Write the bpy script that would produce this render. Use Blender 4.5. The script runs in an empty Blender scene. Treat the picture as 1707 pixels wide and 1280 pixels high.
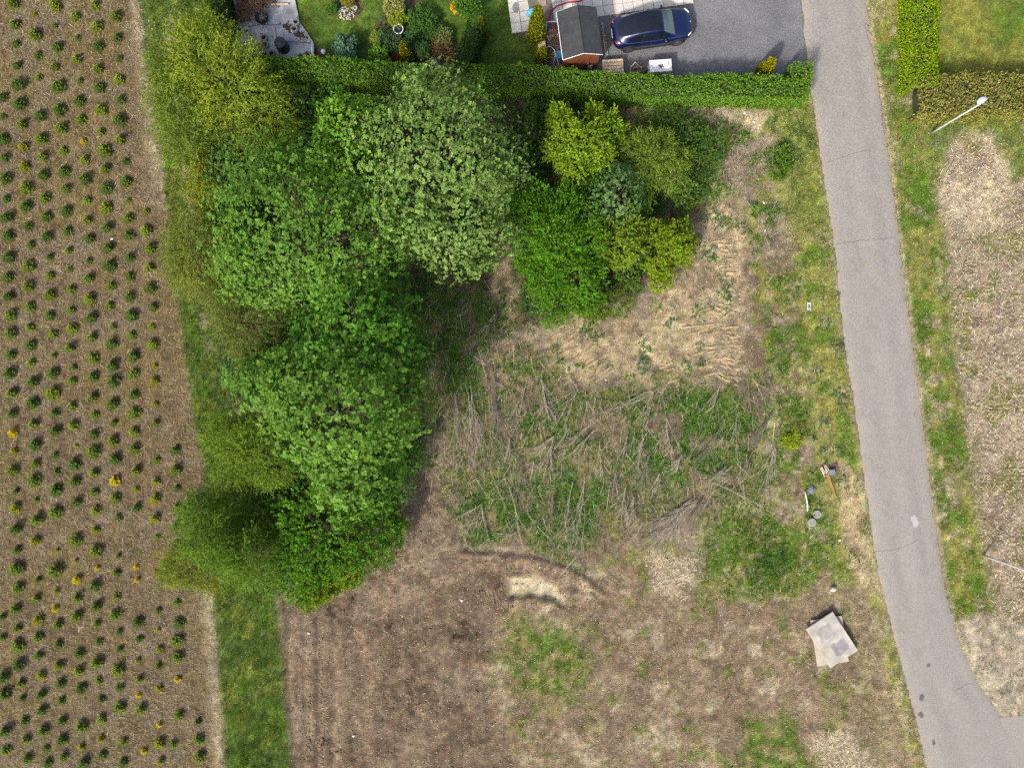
import bpy, bmesh, math, random
import numpy as np
from mathutils import Vector

# ------------------------------------------------------------------ camera, sky, sun, exposure
scene = bpy.context.scene
COL = scene.collection
H = 40.6                                   # height of the drone above the ground, metres
PPM = 28.0                                 # photograph pixels per metre on the ground
W0, H0 = 1707.0, 1280.0

cam_d = bpy.data.cameras.new('camera')
cam = bpy.data.objects.new('camera', cam_d)
COL.objects.link(cam)
cam.location = (0, 0, H)
cam.rotation_euler = (0, 0, 0)
cam_d.sensor_fit = 'HORIZONTAL'
cam_d.sensor_width = 36.0
cam_d.lens = 18.0 * H / (W0 / PPM / 2)
cam_d.clip_start = 0.1
cam_d.clip_end = 3000
scene.camera = cam

SUN_EL = math.radians(41)
SUN_AZ = math.radians(34)                  # the light travels towards +y turned 34 degrees to +x
sdir = Vector((-math.sin(SUN_AZ) * math.cos(SUN_EL), -math.cos(SUN_AZ) * math.cos(SUN_EL), math.sin(SUN_EL)))
world = bpy.data.worlds.new('World')
scene.world = world
world.use_nodes = True
wn = world.node_tree
wn.nodes.clear()
sky = wn.nodes.new('ShaderNodeTexSky')
sky.sky_type = 'NISHITA'
sky.sun_disc = False
sky.sun_elevation = SUN_EL
sky.sun_rotation = math.atan2(sdir.x, sdir.y)
sky.air_density = 1.0
sky.dust_density = 4.5
sky.ozone_density = 1.0
bg = wn.nodes.new('ShaderNodeBackground')
bg.inputs['Strength'].default_value = 0.15
wo = wn.nodes.new('ShaderNodeOutputWorld')
wn.links.new(sky.outputs[0], bg.inputs[0])
wn.links.new(bg.outputs[0], wo.inputs[0])

sun_d = bpy.data.lights.new('sun', 'SUN')
sun_d.energy = 3.2
sun_d.angle = math.radians(4.5)           # thin cloud: soft-edged shadows
sun_d.color = (1.0, 0.965, 0.90)
sun = bpy.data.objects.new('sun', sun_d)
COL.objects.link(sun)
sun.location = (-20, -30, 60)
sun.rotation_euler = sdir.to_track_quat('Z', 'Y').to_euler()

vs = scene.view_settings
vs.view_transform = 'Standard'
vs.look = 'None'
vs.exposure = 0.64
vs.gamma = 1.0
vs.use_curve_mapping = False
scene.cycles.max_bounces = 6
scene.cycles.diffuse_bounces = 3
scene.cycles.transmission_bounces = 4
scene.cycles.use_denoising = False
scene.cycles.filter_width = 1.4
scene.cycles.sample_clamp_indirect = 4.0

# ------------------------------------------------------------------ helpers
def P(px, py, z=0.0):
    """world point at height z that the nadir survey photograph maps to pixel (px, py)"""
    k = (H - z) / H / PPM
    return ((px - W0 / 2) * k, (H0 / 2 - py) * k, z)

def tag(o, label=None, cat=None, group=None, kind=None):
    if label: o['label'] = label
    if cat: o['category'] = cat
    if group: o['group'] = group
    if kind: o['kind'] = kind
    return o

def empty(name, loc=(0, 0, 0), rz=0.0):
    o = bpy.data.objects.new(name, None)
    COL.objects.link(o)
    o.location = loc
    o.rotation_euler = (0, 0, rz)
    o.empty_display_size = 0.2
    return o

class MB:
    def __init__(s):
        s.v = []; s.f = []
    def add(s, v, f):
        n = len(s.v)
        s.v += [tuple(p) for p in v]
        s.f += [tuple(i + n for i in q) for q in f]
        return s
    def box(s, c, d, rz=0.0, tilt=0.0):
        cx, cy, cz = c; dx, dy, dz = d[0] / 2, d[1] / 2, d[2] / 2
        ca, sa = math.cos(rz), math.sin(rz); ct, st = math.cos(tilt), math.sin(tilt)
        b = min(0.012, dx * .3, dy * .3, dz * .3)
        pts = []
        for z, e in ((-dz, b), (-dz + b, 0), (dz - b, 0), (dz, b)):
            for x, y in ((-dx + e, -dy + e), (dx - e, -dy + e), (dx - e, dy - e), (-dx + e, dy - e)):
                X, Z = x * ct - z * st, x * st + z * ct
                pts.append((cx + X * ca - y * sa, cy + X * sa + y * ca, cz + Z))
        f = [(3, 2, 1, 0), (12, 13, 14, 15)]
        for k in range(3):
            for i in range(4):
                j = (i + 1) % 4
                f.append((k * 4 + i, k * 4 + j, k * 4 + 4 + j, k * 4 + 4 + i))
        return s.add(pts, f)
    def tube(s, path, rad, n=6, cap=True):
        path = [Vector(p) for p in path]
        if not hasattr(rad, '__len__'): rad = [rad] * len(path)
        pts = []; f = []
        for i, p in enumerate(path):
            a = path[max(0, i - 1)]; b = path[min(len(path) - 1, i + 1)]
            t = (b - a).normalized()
            up = Vector((0, 0, 1)) if abs(t.z) < .9 else Vector((1, 0, 0))
            u = t.cross(up).normalized(); w = u.cross(t)
            for k in range(n):
                an = 2 * math.pi * k / n
                pts.append(p + (u * math.cos(an) + w * math.sin(an)) * rad[i])
        for i in range(len(path) - 1):
            for k in range(n):
                j = (k + 1) % n
                f.append((i * n + k, i * n + j, (i + 1) * n + j, (i + 1) * n + k))
        if cap:
            f.append(tuple(reversed(range(n)))); f.append(tuple((len(path) - 1) * n + k for k in range(n)))
        return s.add(pts, f)
    def lathe(s, c, prof, n=20, sx=1.0, sy=1.0, cap0=True, cap1=True):
        pts = []; f = []
        for r, z in prof:
            for k in range(n):
                a = 2 * math.pi * k / n
                pts.append((c[0] + r * sx * math.cos(a), c[1] + r * sy * math.sin(a), c[2] + z))
        for i in range(len(prof) - 1):
            for k in range(n):
                j = (k + 1) % n
                f.append((i * n + k, i * n + j, (i + 1) * n + j, (i + 1) * n + k))
        if cap0: f.append(tuple(reversed(range(n))))
        if cap1: f.append(tuple((len(prof) - 1) * n + k for k in range(n)))
        return s.add(pts, f)
    def build(s, name, mat, parent=None, smooth=False):
        me = bpy.data.meshes.new(name)
        me.from_pydata(s.v, [], s.f)
        if smooth:
            me.polygons.foreach_set('use_smooth', [True] * len(me.polygons))
        me.materials.append(mat)
        me.update()
        o = bpy.data.objects.new(name, me)
        COL.objects.link(o)
        if parent: o.parent = parent
        return o

SAT = 1.07
def array_mesh(name, V, F, C=None, mat=None):
    """V (n,3), F (m,k) int, C (n,3) colours per point"""
    me = bpy.data.meshes.new(name)
    n, m, k = len(V), len(F), F.shape[1]
    me.vertices.add(n)
    me.vertices.foreach_set('co', np.ascontiguousarray(V, dtype=np.float32).ravel())
    me.loops.add(m * k)
    me.loops.foreach_set('vertex_index', np.ascontiguousarray(F, dtype=np.int32).ravel())
    me.polygons.add(m)
    me.polygons.foreach_set('loop_start', np.arange(0, m * k, k, dtype=np.int32))
    if C is not None:
        at = me.color_attributes.new('Col', 'FLOAT_COLOR', 'POINT')
        lum = (C * np.array([.25, .6, .15])).sum(1, keepdims=True)
        c4 = np.ones((n, 4), np.float32); c4[:, :3] = np.clip(lum + (C - lum) * SAT, 0.003, 1)
        at.data.foreach_set('color', c4.ravel())
    me.update(calc_edges=True)
    if mat: me.materials.append(mat)
    return me

def link_mesh(name, me, parent=None):
    o = bpy.data.objects.new(name, me)
    COL.objects.link(o)
    if parent: o.parent = parent
    return o

def quads(name, V, C, mat, parent=None):
    """V (n,4,3) quads, C (n,3)"""
    n = len(V)
    me = array_mesh(name, V.reshape(-1, 3), np.arange(n * 4).reshape(n, 4), np.repeat(C, 4, 0), mat)
    return link_mesh(name, me, parent)

def nrm(a):
    return a / np.maximum(np.linalg.norm(a, axis=-1, keepdims=True), 1e-9)

def leaves(pos, d, n, L, Wd, fold=0.25):
    """leaf-shaped quads: base at pos, along d, facing n"""
    d = nrm(d); s = nrm(np.cross(d, n)); n2 = np.cross(s, d)
    L = np.asarray(L)[:, None]; Wd = np.asarray(Wd)[:, None]
    mid = pos + d * L * .48
    return np.stack([pos, mid + s * Wd * .5 + n2 * Wd * fold, pos + d * L - n2 * L * .12, mid - s * Wd * .5 + n2 * Wd * fold], 1)

_pt = np.random.default_rng(7).random((256, 256))
def vnoise(x, y):
    xi = np.floor(x).astype(int); yi = np.floor(y).astype(int)
    fx = x - xi; fy = y - yi
    fx = fx * fx * (3 - 2 * fx); fy = fy * fy * (3 - 2 * fy)
    a = _pt[xi & 255, yi & 255]; b = _pt[(xi + 1) & 255, yi & 255]
    c = _pt[xi & 255, (yi + 1) & 255]; e = _pt[(xi + 1) & 255, (yi + 1) & 255]
    return (a * (1 - fx) + b * fx) * (1 - fy) + (c * (1 - fx) + e * fx) * fy
def fbm(x, y, sc, oc=4, seed=0):
    r = 0; amp = .5; tot = 0
    for i in range(oc):
        r = r + amp * vnoise(x * sc + 17.3 * seed + 5.1 * i, y * sc - 9.7 * seed + 3.3 * i)
        tot += amp; amp *= .55; sc *= 2.03
    return r / tot
def sstep(a, b, x):
    t = np.clip((x - a) / (b - a), 0, 1)
    return t * t * (3 - 2 * t)
def inpoly(poly, x, y, feather=10.0):
    """smooth mask of a polygon, feathered over +-feather (same unit as x, y)"""
    poly = np.array(poly, float); n = len(poly)
    ins = np.zeros(x.shape, bool); d2 = np.full(x.shape, 1e12)
    for i in range(n):
        x1, y1 = poly[i]; x2, y2 = poly[(i + 1) % n]
        if y1 != y2:
            ins ^= ((y1 > y) != (y2 > y)) & (x < (x2 - x1) * (y - y1) / (y2 - y1) + x1)
        ex, ey = x2 - x1, y2 - y1
        t = np.clip(((x - x1) * ex + (y - y1) * ey) / (ex * ex + ey * ey), 0, 1)
        d2 = np.minimum(d2, (x - x1 - t * ex) ** 2 + (y - y1 - t * ey) ** 2)
    sd = np.where(ins, 1, -1) * np.sqrt(d2)
    return sstep(-feather, feather, sd)

# ------------------------------------------------------------------ materials
MATS = {}
def nt(name):
    m = bpy.data.materials.new(name); m.use_nodes = True
    t = m.node_tree; t.nodes.clear()
    out = t.nodes.new('ShaderNodeOutputMaterial')
    return m, t, out
def N(t, kind, **kw):
    n = t.nodes.new(kind)
    for k, v in kw.items():
        if k in n.inputs: n.inputs[k].default_value = v
        else: setattr(n, k, v)
    return n

def leaf_mat(name, trans=0.28, rough=0.55, spec=0.35):
    m, t, out = nt(name)
    a = N(t, 'ShaderNodeAttribute', attribute_name='Col')
    p = N(t, 'ShaderNodeBsdfPrincipled'); p.inputs['Roughness'].default_value = rough
    p.inputs['Specular IOR Level'].default_value = spec
    t.links.new(a.outputs['Color'], p.inputs['Base Color'])
    tr = N(t, 'ShaderNodeBsdfTranslucent'); t.links.new(a.outputs['Color'], tr.inputs['Color'])
    mx = N(t, 'ShaderNodeMixShader'); mx.inputs[0].default_value = trans
    t.links.new(p.outputs[0], mx.inputs[1]); t.links.new(tr.outputs[0], mx.inputs[2])
    t.links.new(mx.outputs[0], out.inputs[0])
    return m

def attr_mat(name, rough=0.9, spec=0.15):
    m, t, out = nt(name)
    a = N(t, 'ShaderNodeAttribute', attribute_name='Col')
    p = N(t, 'ShaderNodeBsdfPrincipled'); p.inputs['Roughness'].default_value = rough
    p.inputs['Specular IOR Level'].default_value = spec
    t.links.new(a.outputs['Color'], p.inputs['Base Color'])
    t.links.new(p.outputs[0], out.inputs[0])
    return m

def plain(name, col, rough=0.7, metal=0.0, spec=0.4, var=0.25, scale=6.0, col2=None, bump=0.0, coat=0.0, fine=40.0):
    """procedural material: base colour broken up by two noises, object coordinates"""
    m, t, out = nt(name)
    tc = N(t, 'ShaderNodeTexCoord')
    n1 = N(t, 'ShaderNodeTexNoise'); n1.inputs['Scale'].default_value = scale; n1.inputs['Detail'].default_value = 5
    n2 = N(t, 'ShaderNodeTexNoise'); n2.inputs['Scale'].default_value = fine; n2.inputs['Detail'].default_value = 3
    for n in (n1, n2): t.links.new(tc.outputs['Object'], n.inputs['Vector'])
    r = N(t, 'ShaderNodeValToRGB')
    c2 = col2 or tuple(c * (1 - var) for c in col)
    r.color_ramp.elements[0].position = .35; r.color_ramp.elements[1].position = .65
    r.color_ramp.elements[0].color = (*c2, 1); r.color_ramp.elements[1].color = (*col, 1)
    t.links.new(n1.outputs['Fac'], r.inputs[0])
    mr = N(t, 'ShaderNodeMapRange'); mr.inputs['From Min'].default_value = .25; mr.inputs['From Max'].default_value = .75
    mr.inputs['To Min'].default_value = 1 - var * .7; mr.inputs['To Max'].default_value = 1 + var * .4
    t.links.new(n2.outputs['Fac'], mr.inputs['Value'])
    mul = N(t, 'ShaderNodeMix', data_type='RGBA', blend_type='MULTIPLY'); mul.inputs[0].default_value = 1
    t.links.new(r.outputs[0], mul.inputs[6]); t.links.new(mr.outputs[0], mul.inputs[7])
    p = N(t, 'ShaderNodeBsdfPrincipled')
    p.inputs['Roughness'].default_value = rough; p.inputs['Metallic'].default_value = metal
    p.inputs['Specular IOR Level'].default_value = spec; p.inputs['Coat Weight'].default_value = coat
    p.inputs['Coat Roughness'].default_value = .06
    t.links.new(mul.outputs[2], p.inputs['Base Color'])
    if bump:
        b = N(t, 'ShaderNodeBump'); b.inputs['Strength'].default_value = bump; b.inputs['Distance'].default_value = .02
        t.links.new(n2.outputs['Fac'], b.inputs['Height']); t.links.new(b.outputs[0], p.inputs['Normal'])
    t.links.new(p.outputs[0], out.inputs[0])
    return m

def ground_mat(name, bump=0.9, fine_lo=0.42, fine_hi=1.6, sc=(7.0, 28.0), rough=.95):
    """vertex colour (soil, straw, moss ...) with fine grain in world coordinates"""
    m, t, out = nt(name)
    a = N(t, 'ShaderNodeAttribute', attribute_name='Col')
    g = N(t, 'ShaderNodeNewGeometry')
    n1 = N(t, 'ShaderNodeTexNoise'); n1.inputs['Scale'].default_value = sc[0]; n1.inputs['Detail'].default_value = 6; n1.inputs['Roughness'].default_value = .7
    n2 = N(t, 'ShaderNodeTexNoise'); n2.inputs['Scale'].default_value = sc[1]; n2.inputs['Detail'].default_value = 4; n2.inputs['Roughness'].default_value = .7
    for n in (n1, n2): t.links.new(g.outputs['Position'], n.inputs['Vector'])
    ad = N(t, 'ShaderNodeMath', operation='ADD'); t.links.new(n1.outputs['Fac'], ad.inputs[0]); t.links.new(n2.outputs['Fac'], ad.inputs[1])
    mr = N(t, 'ShaderNodeMapRange'); mr.inputs['From Min'].default_value = .7; mr.inputs['From Max'].default_value = 1.3
    mr.inputs['To Min'].default_value = fine_lo; mr.inputs['To Max'].default_value = fine_hi
    t.links.new(ad.outputs[0], mr.inputs['Value'])
    mul = N(t, 'ShaderNodeMix', data_type='RGBA', blend_type='MULTIPLY'); mul.inputs[0].default_value = 1
    t.links.new(a.outputs['Color'], mul.inputs[6]); t.links.new(mr.outputs[0], mul.inputs[7])
    p = N(t, 'ShaderNodeBsdfPrincipled'); p.inputs['Roughness'].default_value = rough; p.inputs['Specular IOR Level'].default_value = .1
    t.links.new(mul.outputs[2], p.inputs['Base Color'])
    b = N(t, 'ShaderNodeBump'); b.inputs['Strength'].default_value = bump; b.inputs['Distance'].default_value = .05
    t.links.new(ad.outputs[0], b.inputs['Height']); t.links.new(b.outputs[0], p.inputs['Normal'])
    t.links.new(p.outputs[0], out.inputs[0])
    return m

LEAF = leaf_mat('leaf', .34, .6, .18)
NEEDLE = leaf_mat('needle', .2, .7, .1)
GRASS = leaf_mat('grass_blade', .3, .65, .15)
STRAW = attr_mat('straw', .8, .25)
CLOD = attr_mat('soil_clod', .95, .1)
GROUND = ground_mat('ground_soil')
BARK = plain('bark', (.16, .13, .10), .9, var=.4, scale=9, bump=.5)
TWIG = plain('twig_wood', (.385, .33, .26), .85, var=.4, scale=5)
TWIG_GREY = plain('twig_grey', (.20, .165, .15), .85, var=.35, scale=5)

# ------------------------------------------------------------------ ground
def axis(lo, hi, step, far):
    a = list(np.arange(lo, hi + 1e-6, step)); g = step
    l, r = a[0], a[-1]
    while r < far:
        g *= 1.6; r += g; a.append(r)
    g = step
    while l > -far:
        g *= 1.6; l -= g; a.insert(0, l)
    return np.array(a)
GX = axis(-32, 32, .133, 500); GY = axis(-24.4, 24.4, .133, 500)
X, Y = np.meshgrid(GX, GY)
PX = X * PPM + W0 / 2; PY = H0 / 2 - Y * PPM
wx = (fbm(X, Y, .5, 4, 1) - .5) * 40 + (fbm(X, Y, 2.2, 3, 2) - .5) * 18
wy = (fbm(X, Y, .5, 4, 3) - .5) * 40 + (fbm(X, Y, 2.2, 3, 4) - .5) * 18
QX, QY = PX + wx, PY + wy                      # warped picture coordinates for organic borders
QX2, QY2 = PX + wx * .35, PY + wy * .35
nA = fbm(X, Y, .35, 5, 11); nB = fbm(X, Y, 1.2, 4, 12); nC = fbm(X, Y, 4.0, 3, 13); nD = fbm(X, Y, .9, 4, 14)
nE = fbm(X, Y, 2.0, 4, 15)

def yi(pts, y):
    p = np.array(pts, float)
    return np.interp(y, p[:, 0], p[:, 1])
FIELD_B = [(-3000, 200), (0, 236), (100, 246), (200, 258), (330, 275), (420, 284), (520, 300), (640, 318), (760, 335), (860, 345), (980, 352), (1120, 366), (1280, 376), (4000, 500)]
STRIP_B = [(-3000, 330), (0, 385), (150, 395), (600, 400), (900, 430), (980, 468), (1100, 470), (1200, 482), (1280, 488), (4000, 700)]
ROAD_L = [(-900, 1290), (-120, 1322), (0, 1336), (100, 1346), (250, 1366), (400, 1390), (560, 1406), (650, 1421), (800, 1441), (950, 1463), (1060, 1490), (1170, 1519), (1280, 1546), (1400, 1580), (2200, 1820)]
ROAD_R = [(-900, 1400), (-120, 1424), (0, 1442), (110, 1460), (200, 1474), (330, 1491), (490, 1511), (640, 1530), (760, 1546), (870, 1560), (980, 1576), (1070, 1600), (1140, 1632), (1180, 1662), (1280, 1720), (1400, 1790), (2200, 2100)]
xb = yi(FIELD_B, PY); xs = yi(STRIP_B, PY); rl = yi(ROAD_L, PY); rr = yi(ROAD_R, PY)

def col(*c): return np.array(c)
lip0 = [(770, 926), (830, 931), (900, 937), (960, 954), (1012, 992)]
SOIL = col(.145, .107, .072); SOIL_D = col(.088, .064, .043); LITTER = col(.128, .093, .053)
PALE = col(.42, .355, .24); TAN = col(.37, .29, .175); GREEN = col(.075, .14, .018); OLIVE = col(.18, .19, .04)
DGREEN = col(.035, .062, .018); CHIP = col(.28, .226, .16); MOSS = col(.14, .105, .038); GREYB = col(.205, .168, .12)
C = np.zeros(X.shape + (3,)) + SOIL
def mix(c, m):
    global C
    m = np.clip(m, 0, 1)[..., None]
    C = C * (1 - m) + c * m
M = {k: np.zeros(X.shape) for k in ('grass', 'straw', 'leafy', 'clod', 'twig', 'dry', 'chip', 'lawn')}
def msk(k, m): M[k] = np.maximum(M[k], np.clip(m, 0, 1))

road_mask = ((PX > rl) & (PX < rr)).astype(float)
# default: mixed dry grass and green
mix(GREYB, sstep(.4, .6, nA)); mix(OLIVE, sstep(.5, .62, nB) * .6); msk('dry', np.full(X.shape, .5)); msk('grass', sstep(.52, .62, nB) * .5)
# plantation field
fm = sstep(10, -10, QX2 - xb)
mix(LITTER, fm); mix(SOIL_D * .85, fm * sstep(.5, .66, nB) * .55); mix(MOSS, fm * sstep(.5, .64, nA) * .55)
mix(GREYB * .8, fm * sstep(.53, .66, nD) * .5); mix(OLIVE * .55, fm * sstep(.57, .68, nE) * .35)
for k in ('grass', 'dry', 'leafy'): M[k] *= 1 - fm
msk('straw', fm * (.35 + .65 * sstep(.42, .6, nD)))
es = np.exp(-((QX2 - xb + 6) / 13) ** 2) * (sstep(380, 300, PY) + sstep(940, 1000, PY))
mix(PALE * .95, es * .8); msk('straw', es)
# grass strip along the field
gm = sstep(-8, 8, QX2 - xb) * sstep(10, -10, QX2 - xs)
mix(GREEN, gm * (.7 + .3 * nB)); mix(OLIVE, gm * sstep(.52, .62, nD) * .7); mix(DGREEN * 1.2, gm * sstep(.55, .65, nE) * .5)
mix(PALE * .75, gm * np.exp(-((QX2 - xb - 42) / 9) ** 2) * sstep(.45, .6, nB) * sstep(700, 500, PY))
msk('grass', gm * 1.0); M['dry'] *= 1 - gm; M['straw'] = np.maximum(M['straw'], gm * .12)
# under the trees: dark leaf litter and undergrowth
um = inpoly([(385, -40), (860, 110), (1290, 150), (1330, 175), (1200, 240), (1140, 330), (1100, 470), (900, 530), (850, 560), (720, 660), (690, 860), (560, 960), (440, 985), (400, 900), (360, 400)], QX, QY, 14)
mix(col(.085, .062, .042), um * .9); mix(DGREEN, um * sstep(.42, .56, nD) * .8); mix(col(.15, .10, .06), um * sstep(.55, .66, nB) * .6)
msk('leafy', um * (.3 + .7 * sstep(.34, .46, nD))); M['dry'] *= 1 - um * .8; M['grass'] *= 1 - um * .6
# bank south of the hedge
bm = inpoly([(990, 168), (1330, 172), (1345, 250), (1330, 420), (1250, 430), (1170, 330), (1160, 240), (1040, 215)], QX, QY, 14)
mix(GREYB * .95, bm * .9); mix(OLIVE, bm * sstep(.5, .6, nD) * .8); mix(GREEN, bm * sstep(.56, .64, nB) * .7)
M['leafy'] *= 1 - bm * .7; msk('dry', bm); msk('leafy', bm * sstep(.53, .60, nB) * .9); msk('leafy', inpoly([(1060, 190), (1210, 200), (1200, 330), (1150, 350), (1080, 300)], QX, QY, 20) * sstep(.38, .52, nD)); msk('twig', bm * .5)
for pl in ([(1025, 168), (1135, 166), (1130, 190), (1040, 192)], [(1185, 172), (1290, 182), (1270, 215), (1200, 205)]):
    q = inpoly(pl, QX, QY, 8); mix(PALE, q * .8); M['leafy'] *= 1 - q
# tan soil pushed by the digger
tm = inpoly([(1165, 350), (1210, 310), (1238, 380), (1228, 440), (1248, 500), (1232, 600), (1200, 650), (1150, 640), (1100, 600), (1060, 630), (1000, 615), (960, 650), (925, 600), (890, 570), (930, 530), (1000, 545), (1080, 510), (1140, 470)], QX + wx * .8, QY + wy * .8, 20)
tm = np.maximum(tm, inpoly([(812, 395), (862, 400), (858, 525), (835, 530), (815, 480)], QX, QY, 10))
tm = np.maximum(tm, inpoly([(805, 560), (870, 570), (880, 640), (820, 650)], QX, QY, 10))
mix(TAN * .88, tm * .92); mix(PALE * .9, tm * sstep(.52, .66, nB) * .7); mix(SOIL, tm * sstep(.56, .66, nD) * .7); mix(GREYB, tm * sstep(.55, .65, nE) * .5)
for k in ('leafy', 'grass'): M[k] *= 1 - tm * .93
msk('clod', tm * .5); M['straw'] *= 1 - tm * .6; M['dry'] *= 1 - tm * .5; msk('leafy', tm * sstep(.61, .67, nB))
# felled brushwood over rough green ground
cm = inpoly([(700, 470), (800, 480), (850, 560), (905, 640), (1000, 655), (1090, 655), (1230, 645), (1290, 615), (1310, 700), (1275, 770), (1230, 850), (1000, 890), (960, 935), (790, 925), (745, 870), (725, 740), (690, 640)], QX + wx * .9, QY + wy * .9, 32)
grn = np.maximum.reduce([inpoly(q_, QX, QY, 22) for q_ in ([(1040, 650), (1260, 640), (1275, 730), (1150, 810), (1050, 760)], [(870, 620), (965, 640), (945, 750), (875, 730)], [(755, 830), (890, 800), (910, 905), (780, 915)], [(700, 480), (820, 490), (800, 680), (700, 660)], [(930, 780), (1000, 790), (1000, 880), (930, 900)])])
gk = np.clip(.35 + .65 * grn, 0, 1)
mix(col(.125, .098, .062), cm * .9); mix(col(.185, .15, .095), cm * sstep(.5, .62, nE) * .6 * (1 - grn * .6)); mix(GREEN * .75, cm * sstep(.40, .52, nD) * gk); mix(OLIVE * .8, cm * sstep(.53, .63, nB) * .5)
msk('leafy', cm * gk * (.2 + .8 * sstep(.38, .5, nD))); msk('grass', cm * .3 * sstep(.42, .58, nB)); msk('twig', cm); M['dry'] *= 1 - cm * .7; M['straw'] *= 1 - cm * .5; msk('straw', cm * (.5 - .3 * grn))
# bare soil of the cleared plot
sm = inpoly([(466, 1000), (560, 955), (610, 885), (660, 830), (690, 760), (735, 800), (755, 880), (800, 925), (900, 925), (1015, 985), (960, 1010), (880, 1010), (815, 1050), (830, 1180), (880, 1330), (1000, 2400), (600, 2400), (492, 1330), (482, 1200)], QX2, QY2, 12)
mix(SOIL, sm); mix(SOIL_D, sm * sstep(.5, .63, nB) * .7); mix(GREYB * .95, sm * sstep(.5, .65, nA) * .7); mix(SOIL * 1.35, sm * sstep(.56, .66, nD) * .5)
for k in ('leafy', 'grass', 'dry'): M[k] *= 1 - sm
msk('clod', sm); msk('twig', sm * .12 * sstep(900, 840, PY)); M['straw'] *= 1 - sm; msk('straw', sm * .10 * sstep(.45, .6, nD)); M['twig'] *= 1 - sm * .6
stk = fbm(X * 2.6, Y * .35, 1.0, 4, 33); rgh = np.clip(.35 * sstep(.54, .64, fbm(X, Y, .7, 3, 34)) + np.maximum.reduce([np.exp(-((QX2 - a_) / b_) ** 2 - ((QY2 - c_) / d_) ** 2) for a_, b_, c_, d_ in ((690, 45, 1165, 28), (610, 40, 950, 22), (565, 30, 1015, 18), (548, 28, 1245, 20), (665, 30, 915, 22), (770, 40, 1060, 20), (640, 26, 1040, 14))]), 0, 1)
mix(SOIL * 1.35, sm * sstep(.52, .66, stk) * .45); mix(SOIL_D * 1.15, sm * sstep(.5, .38, stk) * .25); mix(SOIL_D * 1.05, sm * rgh * .55)
# dry mixed plot between the soil and the road
dm = inpoly([(820, 1030), (1000, 935), (1200, 960), (1440, 880), (1500, 1100), (1545, 1290), (1900, 2400), (1000, 2400), (870, 1300), (825, 1180)], QX, QY, 20)
mix(col(.20, .15, .098), dm * .9); mix(SOIL * 1.1, dm * sstep(.48, .6, nA) * .7); mix(PALE * .85, dm * sstep(.56, .68, nD) * .6)
gp = dm * np.maximum.reduce([inpoly([(845, 1040), (960, 1040), (985, 1130), (930, 1180), (860, 1150)], QX, QY, 26), inpoly([(1235, 1200), (1330, 1195), (1350, 1280), (1250, 1300)], QX, QY, 16), sstep(.58, .66, nB) * .5])
mix(OLIVE * .8, gp * .6); mix(GREEN, gp * sstep(.45, .55, nE) * .8)
M['leafy'] *= 1 - dm; M['grass'] *= 1 - dm; msk('grass', gp * .9 * sstep(.4, .55, nE)); M['dry'] *= 1 - dm * .4; msk('clod', dm * (.35 + .4 * sstep(.45, .6, nA)))
# patches: pale chips, tan gravel edge by the road, green nettle clumps
for pl, c_, a_, kk in (
    ([(1080, 925), (1165, 920), (1160, 985), (1090, 990)], PALE * .95, .75, 'chip'),
    ([(1355, 1225), (1420, 1210), (1440, 1290), (1370, 1300)], PALE * 1.05, .8, 'chip'),
    ([(1405, 760), (1432, 780), (1465, 1000), (1490, 1120), (1530, 1290), (1500, 1290), (1440, 1000), (1405, 860)], TAN * .95, .75, 'clod'),
    ([(1285, 660), (1308, 670), (1300, 790), (1275, 810), (1265, 740)], PALE * .75, .7, None)):
    q = inpoly(pl, QX, QY, 10); mix(c_, q * a_)
    for k in ('leafy', 'grass'): M[k] *= 1 - q * .9
    if kk: msk(kk, q * .8)
for pl in ([(1225, 870), (1285, 860), (1300, 905), (1240, 925)], [(1250, 920), (1310, 915), (1320, 960), (1260, 970)], [(1180, 930), (1230, 925), (1225, 965), (1185, 965)]):
    q = inpoly(pl, QX + wx, QY + wy, 16) * sstep(.38, .52, nE); mix(GREEN * .75, q * .8); msk('leafy', q * .7); M['dry'] *= 1 - q
# greener rough grass towards the lane
ge = inpoly([(1250, 440), (1395, 430), (1445, 880), (1420, 960), (1330, 1010), (1170, 1000), (1160, 890), (1255, 800), (1290, 650)], QX, QY, 18)
mix(OLIVE * .95, ge * sstep(.36, .5, nB) * .75); mix(GREEN * .9, ge * sstep(.48, .58, nD) * .8); mix(PALE * .8, ge * sstep(.58, .66, nE) * .6)
msk('grass', ge * (.2 + .8 * sstep(.44, .55, nD))); msk('leafy', ge * sstep(.56, .62, nB) * .7)
q = inpoly([(848, 966), (890, 962), (926, 972), (938, 1004), (905, 992), (872, 990), (850, 998)], QX2, QY2, 6); mix(PALE * 1.15, q); M['clod'] *= 1 - q
# verges
dl = rl - PX; dr = PX - rr
vl = sstep(-2, 4, dl) * sstep(95, 45, dl + wx * .8)
mix(OLIVE * 1.15, vl * .75 * sstep(100, 180, PY)); mix(GREEN * 1.1, vl * sstep(.45, .58, nD) * .8 * sstep(1000, 900, PY)); mix(PALE * .85, vl * sstep(.53, .63, nB) * .7 * sstep(300, 420, PY))
tanq = inpoly([(1402, 765), (1434, 790), (1470, 1010), (1440, 1010), (1400, 870)], QX2, QY2, 7) + sstep(960, 1000, PY) * sstep(22, 34, dl)
vl2 = vl * (1 - np.clip(tanq, 0, 1)); up_ = sstep(430, 360, PY)
mix(TAN * .95, np.clip(tanq, 0, 1) * vl * sstep(1020, 960, PY) * .9); mix(col(.215, .165, .11), vl * sstep(960, 1000, PY) * sstep(22, 34, dl) * .9)
mix(col(.17, .185, .045), vl * up_ * .75); M['grass'] *= 1 - np.clip(tanq, 0, 1) * vl
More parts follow.
